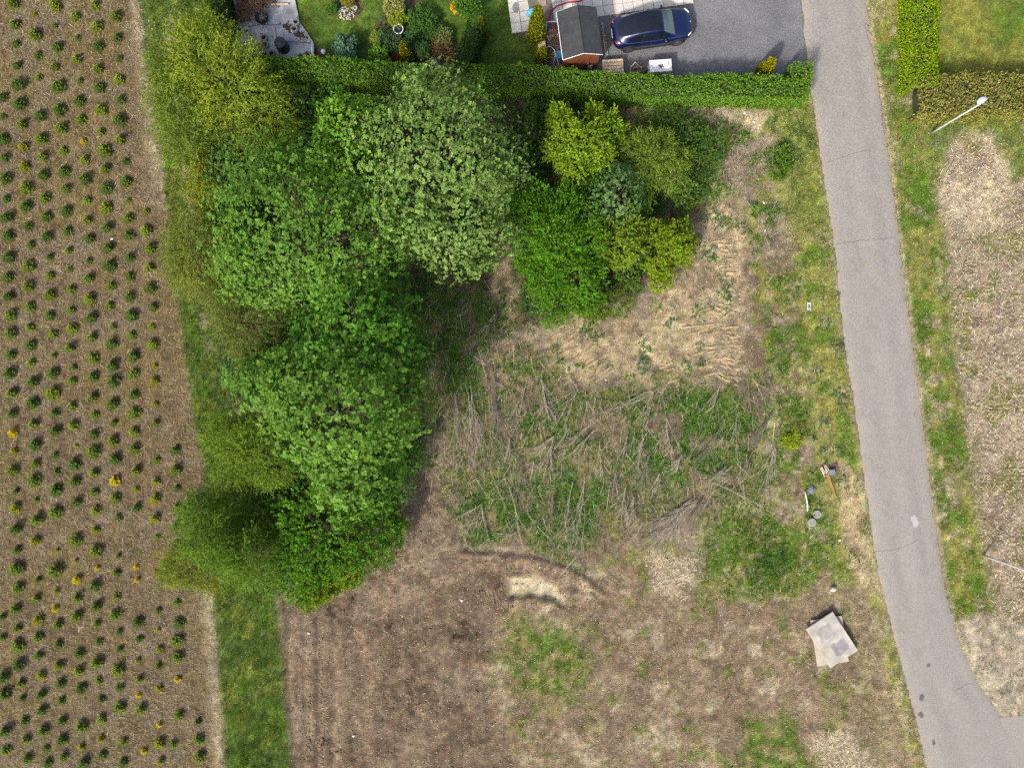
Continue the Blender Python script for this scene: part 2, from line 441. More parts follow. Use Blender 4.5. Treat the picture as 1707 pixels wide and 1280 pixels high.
msk('grass', vl2 * (.35 + .65 * sstep(.45, .58, nD)) * sstep(1010, 900, PY)); msk('grass', sstep(-2, 2, dl) * sstep(18, 8, dl + wx * .3) * .9 * sstep(.4, .5, nB)); M['straw'] = np.maximum(M['straw'], vl * .35); M['twig'] *= 1 - vl
vr = sstep(-2, 4, dr) * sstep(96, 56, dr + wx * .7) * sstep(1150, 1050, PY)
mix(OLIVE, vr * .85); mix(GREEN, vr * sstep(.42, .55, nD) * .9); mix(PALE * .8, vr * sstep(.55, .64, nB) * .7)
M['leafy'] *= 1 - vr; msk('grass', vr * (.3 + .7 * sstep(.42, .55, nD))); msk('straw', vr * .4)
# wood chip ground beyond
ch = sstep(60, 100, dr + wx * .7) * sstep(190, 240, PY + wy)
mix(CHIP, ch); mix(GREYB, ch * sstep(.5, .62, nA) * .8); mix(SOIL * 1.2, ch * sstep(.53, .64, nB) * .75); mix(OLIVE * .85, ch * sstep(.55, .64, nD) * .75); mix(PALE * .9, ch * sstep(.57, .68, nE) * .7)
for pl in ([(1590, 215), (1665, 225), (1660, 290), (1580, 300), (1570, 370), (1640, 390), (1700, 310), (1690, 280)],):
    q = inpoly(pl, QX, QY, 12); mix(PALE * 1.2, q * .8)
ug = inpoly([(1500, 195), (1800, 180), (1800, 330), (1690, 290), (1660, 225), (1600, 220), (1560, 330), (1500, 340)], QX, QY, 12)
mix(GREEN * 1.1, ug * .7); mix(OLIVE, ug * sstep(.5, .6, nB) * .6); msk('grass', ug * .9)
M['leafy'] *= 1 - ch; M['grass'] *= 1 - ch * (1 - ug) * .85; msk('chip', ch * (1 - ug) * (.45 + .55 * sstep(.42, .56, nE))); msk('grass', ch * sstep(.56, .63, nD) * .6); M['dry'] *= 1 - ch * .4
sg = inpoly([(1590, 1035), (1640, 1020), (1720, 1040), (2200, 1100), (2200, 1260), (1720, 1190), (1660, 1190), (1625, 1140)], QX2, QY2, 8)
mix(col(.35, .30, .225), sg * .95); mix(GREYB, sg * sstep(.5, .62, nE) * .5)
for k in M: M[k] *= 1 - sg
msk('grass', sg * sstep(.57, .62, fbm(X, Y, 2.6, 3, 31)) * .8)
# gravel lip along the road
lip = np.exp(-((dr - 3) / 4) ** 2) * (dr > -1) + .6 * np.exp(-((dl - 3) / 4) ** 2) * (dl > -1)
mix(PALE * .85, lip * .6)
# lawns
lg = inpoly([(478, -400), (870, -400), (858, 60), (905, 80), (915, 128), (760, 140), (520, 125), (495, 60)], QX2, QY2, 5)
lr = inpoly([(1535, -400), (2400, -400), (2400, 175), (1540, 175)], PX, PY, 5)
la = np.maximum(lg, lr)
LAWN = col(.075, .125, .022)
mix(LAWN, la); mix(col(.115, .165, .028), lr); mix(col(.21, .205, .05), lr * sstep(.36, .55, nA) * .85); mix(col(.12, .165, .03), lg * sstep(.5, .62, nA) * .6); mix(DGREEN * 1.5, la * sstep(.56, .66, nB) * .4)
for k in M: M[k] *= 1 - la
msk('lawn', la)
# garden beds
bd = np.maximum.reduce([inpoly([(552, -60), (610, -60), (604, 20), (590, 36), (572, 38), (558, 22)], QX2, QY2, 2), inpoly([(660, -30), (690, -20), (720, 35), (755, 75), (780, 110), (760, 145), (505, 130), (520, 75), (545, 90), (615, 100), (622, 50), (645, 20)], QX2, QY2, 3), inpoly([(735, -60), (800, -60), (798, 8), (760, 14)], QX2, QY2, 3)])
mix(col(.085, .055, .036), bd); mix(col(.14, .10, .065), bd * sstep(.5, .6, nC) * .6)
for k in M: M[k] *= 1 - bd
msk('leafy', bd * sstep(.42, .55, nB) * .8)
for pts_, w_ in (([(500, 1030), (512, 1120), (510, 1290)], 5), ([(528, 1030), (535, 1150), (532, 1290)], 6), ([(630, 1010), (730, 965), (810, 942), (880, 945), (960, 975)], 14), ([(602, 1060), (612, 1160), (608, 1290)], 9), ([(705, 1180), (700, 1290)], 9), ([(560, 1040), (566, 1160), (560, 1290)], 5), (lip0, 4)):
    d_ = np.full(X.shape, 1e9)
    for (x1, y1), (x2, y2) in zip(pts_[:-1], pts_[1:]):
        ex, ey = x2 - x1, y2 - y1; t_ = np.clip(((QX2 - x1) * ex + (QY2 - y1) * ey) / (ex * ex + ey * ey), 0, 1); d_ = np.minimum(d_, np.hypot(QX2 - x1 - t_ * ex, QY2 - y1 - t_ * ey))
    mix(SOIL * 1.45, np.exp(-(d_ / w_) ** 2) * .7 * sm)
# fine vertex grain
g1 = .62 + .76 * fbm(X, Y, 5.0, 2, 21); g2 = (.62 + .76 * nC) * (.7 + .6 * fbm(X, Y, 1.6, 3, 22))
C *= (g1 * g2)[..., None]
C *= 1 + (np.stack([fbm(X, Y, 3, 2, 41), fbm(X, Y, 3, 2, 42), fbm(X, Y, 3, 2, 43)], -1) - .5) * .16

# relief
Z = (fbm(X, Y, .25, 3, 51) - .5) * .22 + (nB - .5) * .10 + (nC - .5) * .09
Z += sm * ((fbm(X, Y, 2.6, 4, 52) - .5) * (.10 + .5 * rgh) + (stk - .5) * .05) + tm * ((nE - .5) * .25) + (um + cm).clip(0, 1) * (nE - .5) * .15
Z += bm * .35 * sstep(.3, .7, nA)
def ridge(pts, w, h):
    d = np.full(X.shape, 1e9)
    for (x1, y1), (x2, y2) in zip(pts[:-1], pts[1:]):
        ex, ey = x2 - x1, y2 - y1
        t = np.clip(((QX2 - x1) * ex + (QY2 - y1) * ey) / (ex * ex + ey * ey), 0, 1)
        d = np.minimum(d, np.hypot(QX2 - x1 - t * ex, QY2 - y1 - t * ey))
    return h * np.exp(-(d / w) ** 2)
lip_w = [(770, 917), (830, 922), (900, 928), (960, 945), (1012, 985)]
Z += ridge(lip_w, 4, -.11) + ridge([(x_, y_ + 9) for x_, y_ in lip_w], 4.5, .10) + ridge([(640, 1000), (720, 965), (800, 940), (860, 945)], 8, .07)
Z += ridge([(950, 975), (985, 985), (1010, 998)], 3.5, -.12) - .14 * inpoly([(848, 966), (890, 962), (926, 972), (938, 1004), (905, 994), (872, 992), (850, 1000)], QX2, QY2, 5) + ridge([(845, 1006), (875, 1000), (905, 1002), (940, 1014)], 5, .14)
Z += ridge([(500, 1030), (512, 1120), (510, 1290)], 4.5, -.08) + ridge([(528, 1030), (535, 1150), (532, 1290)], 4.5, -.08) + ridge([(519, 1030), (524, 1150), (521, 1290)], 4, .12) + ridge([(600, 1060), (612, 1160), (608, 1290)], 6, -.06) + ridge([(660, 1080), (672, 1180), (668, 1290)], 6, -.05)
Z += ridge([(478, 1000), (478, 1100), (488, 1200), (495, 1290)], 6, -.15)
Z += ridge([(1075, 590), (1095, 610)], 14, -.35) + ridge([(560, 990), (600, 960), (640, 940)], 10, .12)
Z += ridge([(900, 1195), (1100, 1190), (1300, 1195), (1440, 1215)], 7, -.06) + ridge([(245, -100), (262, 180), (290, 420), (315, 640)], 6, .06)
tree_rows = ridge([(240, 0), (262, 220), (280, 330)], 4, -.1)
Z += tree_rows
Z *= 1 - la * .85
flat_areas = np.maximum.reduce([road_mask, inpoly([(1640, 1198), (1700, 1192), (2600, 1215), (2600, 1330), (1650, 1330)], PX, PY, 3),
    inpoly([(1003, -400), (1350, -400), (1350, 150), (1003, 140)], PX, PY, 4), inpoly([(840, -400), (1010, -400), (1010, 125), (895, 112), (880, 60), (845, 60)], PX, PY, 4),
    inpoly([(390, -100), (492, -100), (505, 30), (528, 72), (528, 108), (395, 108)], PX, PY, 4)])
edge_d = np.minimum(np.abs(dl), np.abs(dr))
near_road = np.clip(1 - np.maximum(np.maximum(dl, dr), 0) / 22, 0, 1)
Z = Z * (1 - near_road * .8) + near_road * .01
Z = np.where((np.maximum(dl, dr) < -4), -.06, np.where(np.maximum(dl, dr) < 3, np.minimum(Z, .0), Z))
Z = Z * (1 - flat_areas) - .05 * flat_areas

ny, nx = X.shape
idx = np.arange(nx * ny).reshape(ny, nx)
F = np.stack([idx[:-1, :-1], idx[:-1, 1:], idx[1:, 1:], idx[1:, :-1]], -1).reshape(-1, 4)
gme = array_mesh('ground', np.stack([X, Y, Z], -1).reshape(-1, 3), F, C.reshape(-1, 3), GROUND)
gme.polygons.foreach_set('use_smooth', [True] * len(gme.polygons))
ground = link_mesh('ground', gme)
tag(ground, 'bare, grassy and littered ground seen straight from above', 'ground', kind='structure')

def gi(x, y):
    return np.clip(np.searchsorted(GY, y) - 0, 0, ny - 1), np.clip(np.searchsorted(GX, x), 0, nx - 1)
def zg(x, y):
    a, b = gi(np.asarray(x), np.asarray(y)); return Z[a, b]
def Pg(px, py, dz=0.0):
    x, y, _ = P(px, py); return (x, y, float(zg(x, y)) + dz)

# ------------------------------------------------------------------ road, driveway, paving
def strip_mesh(name, L, R, ys, z, mat, across=6, colfn=None, parent=None):
    yy = np.array(ys, float)
    xl = yi(L, yy); xr = yi(R, yy)
    t = np.linspace(0, 1, across)
    jl = (fbm(np.zeros_like(yy), yy / PPM, 1.4, 3, 61) - .5) * 7; jr = (fbm(np.ones_like(yy) * 9, yy / PPM, 1.4, 3, 62) - .5) * 6
    px = (xl + jl)[:, None] * (1 - t) + (xr + jr)[:, None] * t
    py = np.repeat(yy[:, None], across, 1)
    x = (px - W0 / 2) / PPM; y = (H0 / 2 - py) / PPM
    zz = z + .035 * np.sin(np.pi * t)[None] + np.zeros_like(x)
    zz[:, 0] = zz[:, -1] = -.03
    ii = np.arange(x.size).reshape(x.shape)
    F = np.stack([ii[:-1, :-1], ii[1:, :-1], ii[1:, 1:], ii[:-1, 1:]], -1).reshape(-1, 4)
    cc = colfn(x, y, t) if colfn else None
    me = array_mesh(name, np.stack([x, y, zz], -1).reshape(-1, 3), F, cc.reshape(-1, 3), mat)
    return link_mesh(name, me, parent)
ROADM = ground_mat('weathered_asphalt', .35, .72, 1.28, (9, 22), .9)
def road_col(x, y, t):
    t = t[None, :]
    n = fbm(x, y, .5, 4, 71); n2 = fbm(x, y, 2.5, 3, 72)
    base = np.zeros(x.shape + (3,)) + col(.232, .215, .195)
    base *= (.86 + .22 * n + .12 * n2)[..., None]
    wear = np.exp(-((t - .3) / .09) ** 2) + np.exp(-((t - .72) / .09) ** 2)
    base *= (1 - .14 * wear * sstep(.35, .6, n))[..., None]
    ed = np.exp(-(t / .05) ** 2) + np.exp(-((1 - t) / .05) ** 2)
    base = base * (1 - (ed * .55 * sstep(.3, .6, n2))[..., None]) + col(.30, .235, .165) * (ed * .55 * sstep(.3, .6, n2))[..., None]
    return base
ys = np.concatenate([np.arange(-900, -120, 40), np.arange(-120, 1400, 6), np.arange(1400, 2200, 40)])
road = strip_mesh('road', ROAD_L, ROAD_R, ys, .012, ROADM, 16, road_col)
tag(road, 'pale weathered asphalt lane curving past the plots', 'road', kind='structure')
# side lane that joins at the lower right
mb = MB(); side_v = []
sx = np.linspace(1600, 2400, 60); sl = 1192 + (sx - 1690) * .02
sl = np.where(sx < 1690, 1192 - (1690 - sx) * -.12, sl)
vv = []
for i, x_ in enumerate(sx):
    for t_ in np.linspace(0, 1, 10):
        p = P(x_, sl[i] * (1 - t_) + 1330 * t_); vv.append((p[0], p[1], .006))
vv = np.array(vv); ii = np.arange(600).reshape(60, 10)
Fq = np.stack([ii[:-1, :-1], ii[:-1, 1:], ii[1:, 1:], ii[1:, :-1]], -1).reshape(-1, 4)[:, ::-1]
side = link_mesh('side_road', array_mesh('side_road', vv, Fq, road_col(vv[:, 0], vv[:, 1], np.array([.5]))[0] if False else road_col(vv[:, 0][:, None], vv[:, 1][:, None], np.array([.5])).reshape(-1, 3), ROADM))
tag(side, 'pale asphalt mouth of the side lane', 'road', kind='structure')
CRACK = plain('tar_crack', (.12, .105, .095), .9, var=.3)
STAIN_D = plain('oil_stain', (.12, .10, .095), .8, var=.35, scale=12)
STAIN_P = plain('pale_patch', (.37, .35, .33), .9, var=.2, scale=9)
def road_z(px, py):
    a = float(yi(ROAD_L, py)); b = float(yi(ROAD_R, py)); t = min(1, max(0, (px - a) / (b - a)))
    return .012 + .035 * math.sin(math.pi * t)
def crack(pts, w, seed):
    r = random.Random(seed); v = []; path = []
    for (x1, y1), (x2, y2) in zip(pts[:-1], pts[1:]):
        n = max(2, int(math.hypot(x2 - x1, y2 - y1) / 4))
        for i in range(n): path.append((x1 + (x2 - x1) * i / n + r.uniform(-1, 1), y1 + (y2 - y1) * i / n + r.uniform(-1.2, 1.2)))
    path.append(pts[-1]); m = MB()
    for i, (x, y) in enumerate(path):
        a = path[max(0, i - 1)]; b = path[min(len(path) - 1, i + 1)]
        tx, ty = b[0] - a[0], b[1] - a[1]; l = math.hypot(tx, ty) or 1
        ww = .6 * w * PPM * (.3 + .7 * r.random()) * (.3 if i in (0, len(path) - 1) else 1) / 2
        for s in (-1, 1):
            q = P(x - ty / l * ww * s, y + tx / l * ww * s); m.v.append((q[0], q[1], road_z(x, y) + .006))
    m.f = [(2 * i, 2 * i + 1, 2 * i + 3, 2 * i + 2) for i in range(len(path) - 1)]
    m.build('crack', CRACK, road)
crack([(1376, 272), (1400, 264), (1425, 256), (1455, 250)], .045, 1); crack([(1392, 407), (1430, 402), (1460, 399), (1492, 396)], .05, 2)
crack([(1459, 919), (1485, 917), (1505, 912), (1530, 898)], .04, 3); crack([(1590, 1152), (1605, 1142), (1622, 1137)], .04, 4)
crack([(1462, 130), (1470, 190), (1474, 225)], .05, 5); crack([(1562, 1225), (1572, 1255)], .03, 6); crack([(1440, 40), (1460, 105)], .04, 7)
def blotch(name, px, py, rx, ry, m, seed, ang=0.0):
    r = random.Random(seed); n = 18; v = []
    for k in range(n):
        a = 2 * math.pi * k / n; q = 1 + r.uniform(-.3, .25)
        x, y = rx * q * math.cos(a), ry * q * math.sin(a)
        x, y = x * math.cos(ang) - y * math.sin(ang), x * math.sin(ang) + y * math.cos(ang)
        w = P(px + x, py + y); v.append((w[0], w[1], road_z(px, py) + .009))
    mm = MB(); mm.add(v, [tuple(range(n - 1, -1, -1))]); return mm.build(name, m, road)
blotch('pale_patch', 1524, 868, 6, 11, STAIN_P, 1, -.3)
blotch('oil_stain', 1536, 1162, 4, 6.5, STAIN_D, 3, .3); blotch('oil_stain', 1547, 1108, 3, 3.5, STAIN_D, 4); blotch('oil_stain', 1535, 1190, 4, 5, STAIN_D, 5); blotch('oil_stain', 1556, 1237, 2.5, 5, STAIN_D, 6)
RUST = plain('rust_smear', (.27, .20, .14), .9, var=.3)
for i, (x, y) in enumerate([(1438, 282), (1420, 350), (1473, 378), (1438, 690), (1500, 735), (1488, 820), (1458, 425), (1440, 440), (1405, 190), (1524, 690)]):
    blotch('rust_smear', x, y, 1.2, 5, RUST, 20 + i, .25)

DRIVE = ground_mat('driveway_gravel', .6, .55, 1.5, (11, 28), .9)
def sheet(name, poly, z, base, mat, n=70, seed=0, label=None, cat=None, var=.25, step=None):
    """a flat sheet: polygon filled with a grid so that its colour can vary"""
    bm_ = bmesh.new()
    vs_ = [bm_.verts.new((P(*p)[0], P(*p)[1], z)) for p in poly]
    f = bm_.faces.new(vs_)
    if f.normal.z < 0: f.normal_flip()
    bm_.normal_update()
    xs_ = [v.co.x for v in vs_]; ys_ = [v.co.y for v in vs_]
    st = step or .3
    for ax, lo, hi in ((0, min(xs_), max(xs_)), (1, min(ys_), max(ys_))):
        q = lo + st
        while q < hi:
            co = [0, 0, z]; no = [0, 0, 0]; co[ax] = q; no[ax] = 1
            bmesh.ops.bisect_plane(bm_, geom=bm_.verts[:] + bm_.edges[:] + bm_.faces[:], plane_co=co, plane_no=no)
            q += st
    me = bpy.data.meshes.new(name); bm_.to_mesh(me); bm_.free()
    co = np.zeros(len(me.vertices) * 3, np.float32); me.vertices.foreach_get('co', co); co = co.reshape(-1, 3)
    k = 1 - var / 2 + var * fbm(co[:, 0], co[:, 1], .8, 4, 80 + seed) + var * .6 * (fbm(co[:, 0], co[:, 1], 3, 3, 90 + seed) - .5)
    if any(pn.normal.z < 0 for pn in list(me.polygons)[:1]): me.flip_normals()
    at = me.color_attributes.new('Col', 'FLOAT_COLOR', 'POINT')
    c4 = np.ones((len(co), 4), np.float32); c4[:, :3] = np.array(base) * k[:, None]
    at.data.foreach_set('color', c4.ravel()); me.materials.append(mat)
    o = link_mesh(name, me); tag(o, label, cat, kind='structure'); return o
sheet('driveway', [(995, -300), (1312, -300), (1334, 0), (1343, 100), (1346, 146), (1180, 142), (1000, 136), (900, 118), (897, 78), (935, 60)], .004, (.142, .142, .145), DRIVE, seed=1, label='grey gravel driveway beside the shed', cat='driveway', var=.5)
VER = []
TARP = plain('weed_membrane', (.46, .45, .44), .6, var=.14, scale=1.6, col2=(.22, .22, .23), bump=.5, fine=14)
SLABM = [plain('paving_slab_%d' % i, c, .85, var=.16, scale=3, bump=.15) for i, c in enumerate([(.58, .53, .45), (.64, .60, .53), (.54, .51, .47), (.60, .54, .47)])]
patio = sheet('patio_bed', [(842, -80), (1156, -80), (1158, 8), (1000, 32), (925, 70), (886, 62), (888, 52), (853, 58)], .010, (.16, .14, .11), DRIVE, seed=3, label='sandy bed under the pale paving slabs', cat='paving')
A8 = math.radians(8)
tile_me = None
def tile(px, py, w, h, rz, k):
    global tile_me
    if tile_me is None:
        m = MB().box((0, 0, 0), (1, 1, .05)); o = m.build('paving_slab', SLABM[0]); tile_me = {}
        for i, sm_ in enumerate(SLABM):
            me = o.data.copy(); me.materials.clear(); me.materials.append(sm_); tile_me[i] = me
        bpy.data.objects.remove(o)
    o = bpy.data.objects.new('paving_slab', tile_me[k]); COL.objects.link(o)
    p = P(px, py); o.location = (p[0], p[1], .022 + random.uniform(-.004, .004)); o.rotation_euler = (random.uniform(-.008, .008), random.uniform(-.008, .008), rz + random.uniform(-.01, .01))
    o.scale = (w, h, 1); o.parent = patio
random.seed(5)
TS = 16.7
for j in range(-4, 2):
    for i in range(-14, 1):
        # slab grid turned 8 degrees; its lower right corner sits by the car's nose
        cx = 1149 + i * TS * math.cos(A8) - j * TS * math.sin(A8) * -1
        cy = 16 - i * TS * math.sin(A8) * 1 + j * TS * math.cos(A8)
        lim = 33 - (cx - 1000) * .146
        if cy > lim - 6 or cx < 925 or cx > 1152 or cy < -40: continue
        tile(cx, cy, .575, .575, A8, random.choice([0, 0, 1, 1, 2, 3]))
for j in range(0, 7):
    for i in range(0, 2):
        cx = 862 + i * 17 - (3 - j) * 2.2 + 0; cy = 47 - i * 2.4 - (3 - j) * 16.6
        if -40 < cy < 60: tile(cx - 1.5, cy - 0, .58, .57, A8, random.choice([0, 1, 1, 3]))
STAINM = plain('wet_stain', (.25, .24, .22), .8, var=.2)
mm = MB(); r_ = random.Random(3); v_ = []
for k in range(16):
    a = 2 * math.pi * k / 16; q = P(860 + 5.5 * math.cos(a) * r_.uniform(.8, 1.2), 14 + 9 * math.sin(a) * r_.uniform(.85, 1.15)); v_.append((q[0], q[1], .056))
mm.add(v_, [tuple(range(15, -1, -1))]); mm.build('wet_stain', STAINM, patio)
# ------------------------------------------------------------------ loose cover on the ground ("stuff")
def sample(mask, density, seed, area=(-31.5, 31.5, -24, 24), clear=None):
    """random ground points where the mask says so; density per square metre at mask 1"""
    rng = np.random.default_rng(seed)
    n = int((area[1] - area[0]) * (area[3] - area[2]) * density)
    x = rng.uniform(area[0], area[1], n); y = rng.uniform(area[2], area[3], n)
    a, b = gi(x, y)
    keep = (rng.random(n) < mask[a, b]) & (flat_areas[a, b] < .5)
    x, y = x[keep], y[keep]
    return x, y, zg(x, y), rng
def jitter(base, n, rng, v=.25, hue=.12):
    c = np.array(base)[None] * (1 + rng.uniform(-v, v, (n, 1)))
    return c * (1 + rng.uniform(-hue, hue, (n, 3)))
def pick(cols, n, rng, w=None, v=.22, hue=.08):
    k = rng.choice(len(cols), n, p=w)
    return np.array(cols)[k] * (1 + rng.uniform(-v, v, (n, 1))) * (1 + rng.uniform(-hue, hue, (n, 3)))

def straw(name, mask, dens, seed, L, Wd, cols, w=None, lift=.03, swirl=1.0, label='', cat='straw', curve=False):
    x, y, z, rng = sample(mask, dens, seed); n = len(x)
    ang = (fbm(x, y, .35, 2, seed) * 12 if name not in ('twig_litter', 'loose_sticks') else -1.65 + 0 * x) + rng.normal(0, swirl, n)
    el = rng.normal(0, .22, n)
    d = np.stack([np.cos(ang) * np.cos(el), np.sin(ang) * np.cos(el), np.sin(el)], 1)
    ll = rng.uniform(L[0], L[1], n) * rng.uniform(.5, 1, n)
    nn = nrm(np.stack([rng.normal(0, .35, n), rng.normal(0, .35, n), np.ones(n)], 1))
    pos = np.stack([x, y, z + rng.uniform(.005, lift, n) + np.abs(np.sin(el)) * ll * .5], 1) - d * ll[:, None] / 2
    s = nrm(np.cross(d, nn)) * (rng.uniform(Wd[0], Wd[1], n) / 2)[:, None]
    b = pos + d * ll[:, None]
    V = np.stack([pos - s, pos + s, b + s * .6, b - s * .6], 1)
    o = quads(name, V, pick(cols, n, rng, w), STRAW); tag(o, label, cat, kind='stuff'); return o

S_P = (.50, .42, .28); S_M = (.31, .245, .15); S_D = (.155, .115, .072); S_G = (.28, .245, .195); S_O = (.23, .19, .07)
straw('dry_field_grass', np.maximum(M['straw'], .5) * fm, 190, 101, (.14, .44), (.010, .018), [S_P, S_M, S_D, S_G, S_O], [.03, .2, .44, .1, .23], .05, 1.1, 'dead brown grass stems matted between the fir saplings', 'dry grass')
straw('dry_grass', np.clip(np.maximum(M['dry'] * .9, M['straw'] * .7), 0, 1) * (1 - fm), 95, 102, (.06, .2), (.012, .024), [S_P, S_M, S_D, S_G, S_O], [.2, .3, .22, .18, .1], .05, 1.3, 'dead straw scattered over the cleared plots', 'straw')
straw('wood_chips', M['chip'], 150, 103, (.08, .36), (.014, .034), [(.58, .49, .38), S_P, S_M, S_G, S_D], [.2, .24, .26, .15, .15], .09, 2.5, 'pale shredded wood and stalks beyond the lane', 'wood chips')
straw('twig_litter', M['twig'], 16, 104, (.3, 1.0), (.008, .016), [S_G, S_M, (.20, .17, .16), S_P], [.3, .3, .25, .15], .10, .5, 'thin twigs littering the felled area', 'twigs')

straw('loose_sticks', cm * .9 + M['twig'] * .1, 1.2, 106, (.5, 1.9), (.010, .021), [(.46, .40, .31), (.36, .31, .25), (.26, .22, .20)], None, .3, .55, 'loose thin sticks tangled among the felled branches', 'sticks')
def grass(name, mask, dens, seed, hgt, cols, w=None, k=5, spread=.10, wid=(.012, .024), label='', cat='grass', lean=.8):
    x, y, z, rng = sample(mask, dens, seed); n = len(x)
    tc_ = pick(cols, n, rng, w, .25, .08)
    lx = (fbm(x, y, .5, 2, seed + 3) - .5) * 2.2; ly = (fbm(x, y, .5, 2, seed + 4) - .5) * 2.2
    hh = rng.uniform(hgt[0], hgt[1], n)
    x, y, z, tc_, hh, lx, ly = [np.repeat(a, k, 0) for a in (x, y, z, tc_, hh, lx, ly)]
    m = n * k
    an = rng.uniform(0, 6.283, m); ln = rng.uniform(.2, 1, m) * lean
    d = nrm(np.stack([np.cos(an) * ln + lx, np.sin(an) * ln + ly, np.ones(m) * .75], 1))
    pos = np.stack([x + rng.normal(0, spread, m), y + rng.normal(0, spread, m), z - .01], 1)
    V = leaves(pos, d, np.stack([np.cos(an + 1.6), np.sin(an + 1.6), np.ones(m) * .6], 1), hh * rng.uniform(.6, 1.2, m), rng.uniform(wid[0], wid[1], m), .1)
    o = quads(name, V, tc_ * (1 + rng.uniform(-.15, .15, (m, 1))), GRASS); tag(o, label, cat, kind='stuff'); return o
G1 = (.10, .19, .028); G2 = (.072, .14, .024); G3 = (.17, .23, .04); G4 = (.29, .28, .10); G5 = (.06, .13, .036)
stripm = M['grass'] * gm
grass('strip_grass', stripm, 75, 111, (.14, .34), [G1, G2, G3, G4, G5], [.3, .25, .2, .1, .15], 5, .09, label='lush green grass strip between the sapling field and trees')
rough = M['grass'] * (1 - gm) * (1 - sg)
grass('rough_grass', rough * (.45 + .55 * sstep(.42, .56, nE)), 55, 112, (.08, .22), [G1, G2, G3, G4, G5], [.25, .2, .25, .2, .1], 5, .08, label='rough verge grass growing along the lane and plots')
grass('dry_tuft_grass', np.clip(vl + vr + dm * .4 + bm * .5, 0, 1) * sstep(.45, .55, nB), 35, 113, (.08, .2), [G4, (.36, .32, .16), S_M], None, 5, .07, label='bleached grass tufts among the green verges')
grass('lawn_grass', M['lawn'] * .9, 75, 114, (.035, .06), [(.105, .165, .026), (.085, .14, .022), (.18, .20, .045)], [.5, .3, .2], 4, .07, (.012, .02), 'short mown garden lawn grass')
sandt = sg * sstep(.55, .60, fbm(X, Y, 2.6, 3, 31))
grass('sand_tuft_grass', sandt, 40, 115, (.06, .13), [G2, G4, G1], None, 6, .05, label='small green tufts dotted over pale sand by the side lane')

def leafy(name, mask, dens, seed, hgt, size, cols, w=None, k=4, label='', cat='undergrowth'):
    x, y, z, rng = sample(mask, dens, seed); n = len(x)
    tc_ = pick(cols, n, rng, w, .3, .1); hh = rng.uniform(hgt[0], hgt[1], n)
    x, y, z, tc_, hh = [np.repeat(a, k, 0) for a in (x, y, z, tc_, hh)]; m = n * k
    an = rng.uniform(0, 6.283, m)
    d = nrm(np.stack([np.cos(an), np.sin(an), rng.uniform(-.3, .5, m)], 1))
    nn = nrm(np.stack([rng.normal(0, .4, m), rng.normal(0, .4, m), np.ones(m)], 1))
    pos = np.stack([x + rng.normal(0, .03, m), y + rng.normal(0, .03, m), z + hh * rng.uniform(.7, 1.1, m)], 1)
    L = rng.uniform(size[0], size[1], m)
    o = quads(name, leaves(pos, d, nn, L, L * rng.uniform(.5, .8, m)), tc_ * (1 + rng.uniform(-.12, .12, (m, 1))), LEAF); tag(o, label, cat, kind='stuff'); return o
L1 = (.068, .18, .022); L2 = (.052, .13, .022); L3 = (.11, .215, .03); L4 = (.055, .13, .045); L5 = (.10, .07, .035)
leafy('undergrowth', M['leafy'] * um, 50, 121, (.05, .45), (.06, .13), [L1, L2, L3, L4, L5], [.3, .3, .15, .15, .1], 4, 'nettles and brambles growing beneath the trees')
leafy('weeds', M['leafy'] * (1 - um), 75, 122, (.02, .14), (.05, .10), [L1, L2, L3, L4], [.35, .25, .2, .2], 4, 'green nettles and weeds coming up through the felled branches', 'weeds')

def clods(name, mask, dens, seed, size, cols, label, cat):
    x, y, z, rng = sample(mask, dens, seed); n = len(x)
    s = rng.uniform(size[0], size[1], n) * rng.uniform(.5, 1, n)
    base = np.array([[1, 0, 0], [0, 1, 0], [-1, 0, 0], [0, -1, 0], [0, 0, 1], [0, 0, -1]], float)
    V = base[None] * rng.uniform(.6, 1.3, (n, 6, 1)) * s[:, None, None] * np.array([1, 1, .6])
    an = rng.uniform(0, 6.28, n); ca, sa = np.cos(an)[:, None], np.sin(an)[:, None]
    V = np.stack([V[..., 0] * ca - V[..., 1] * sa * .8, V[..., 0] * sa + V[..., 1] * ca * .8, V[..., 2]], -1)
    V += np.stack([x, y, z + s * .15], -1)[:, None]
    f = np.array([[0, 1, 4], [1, 2, 4], [2, 3, 4], [3, 0, 4], [1, 0, 5], [2, 1, 5], [3, 2, 5], [0, 3, 5]])
    F = (f[None] + (np.arange(n) * 6)[:, None, None]).reshape(-1, 3)
    o = link_mesh(name, array_mesh(name, V.reshape(-1, 3), F, np.repeat(pick(cols, n, rng, None, .25, .05), 6, 0), CLOD)); tag(o, label, cat, kind='stuff'); return o
clods('soil_clods', M['clod'] * (.4 + .6 * rgh), 60, 131, (.015, .07), [tuple(SOIL), tuple(SOIL_D * 1.1), tuple(SOIL * 1.3), tuple(GREYB)], 'crumbly soil clods over the bulldozed earth', 'soil')
clods('soil_lumps', sm * rgh * (1 - ge), 8, 132, (.05, .12), [tuple(SOIL * .9), tuple(SOIL_D * 1.1), tuple(SOIL * 1.2)], 'big rough soil lumps turned up on the bare plot', 'soil')
straw('splinters', np.clip(sm * .8 + tm * .6 + dm * .5, 0, 1), 22, 105, (.04, .16), (.012, .026), [(.6, .53, .42), S_P, S_M], None, .04, 3, 'pale wood splinters strewn over the bare soil', 'splinters')
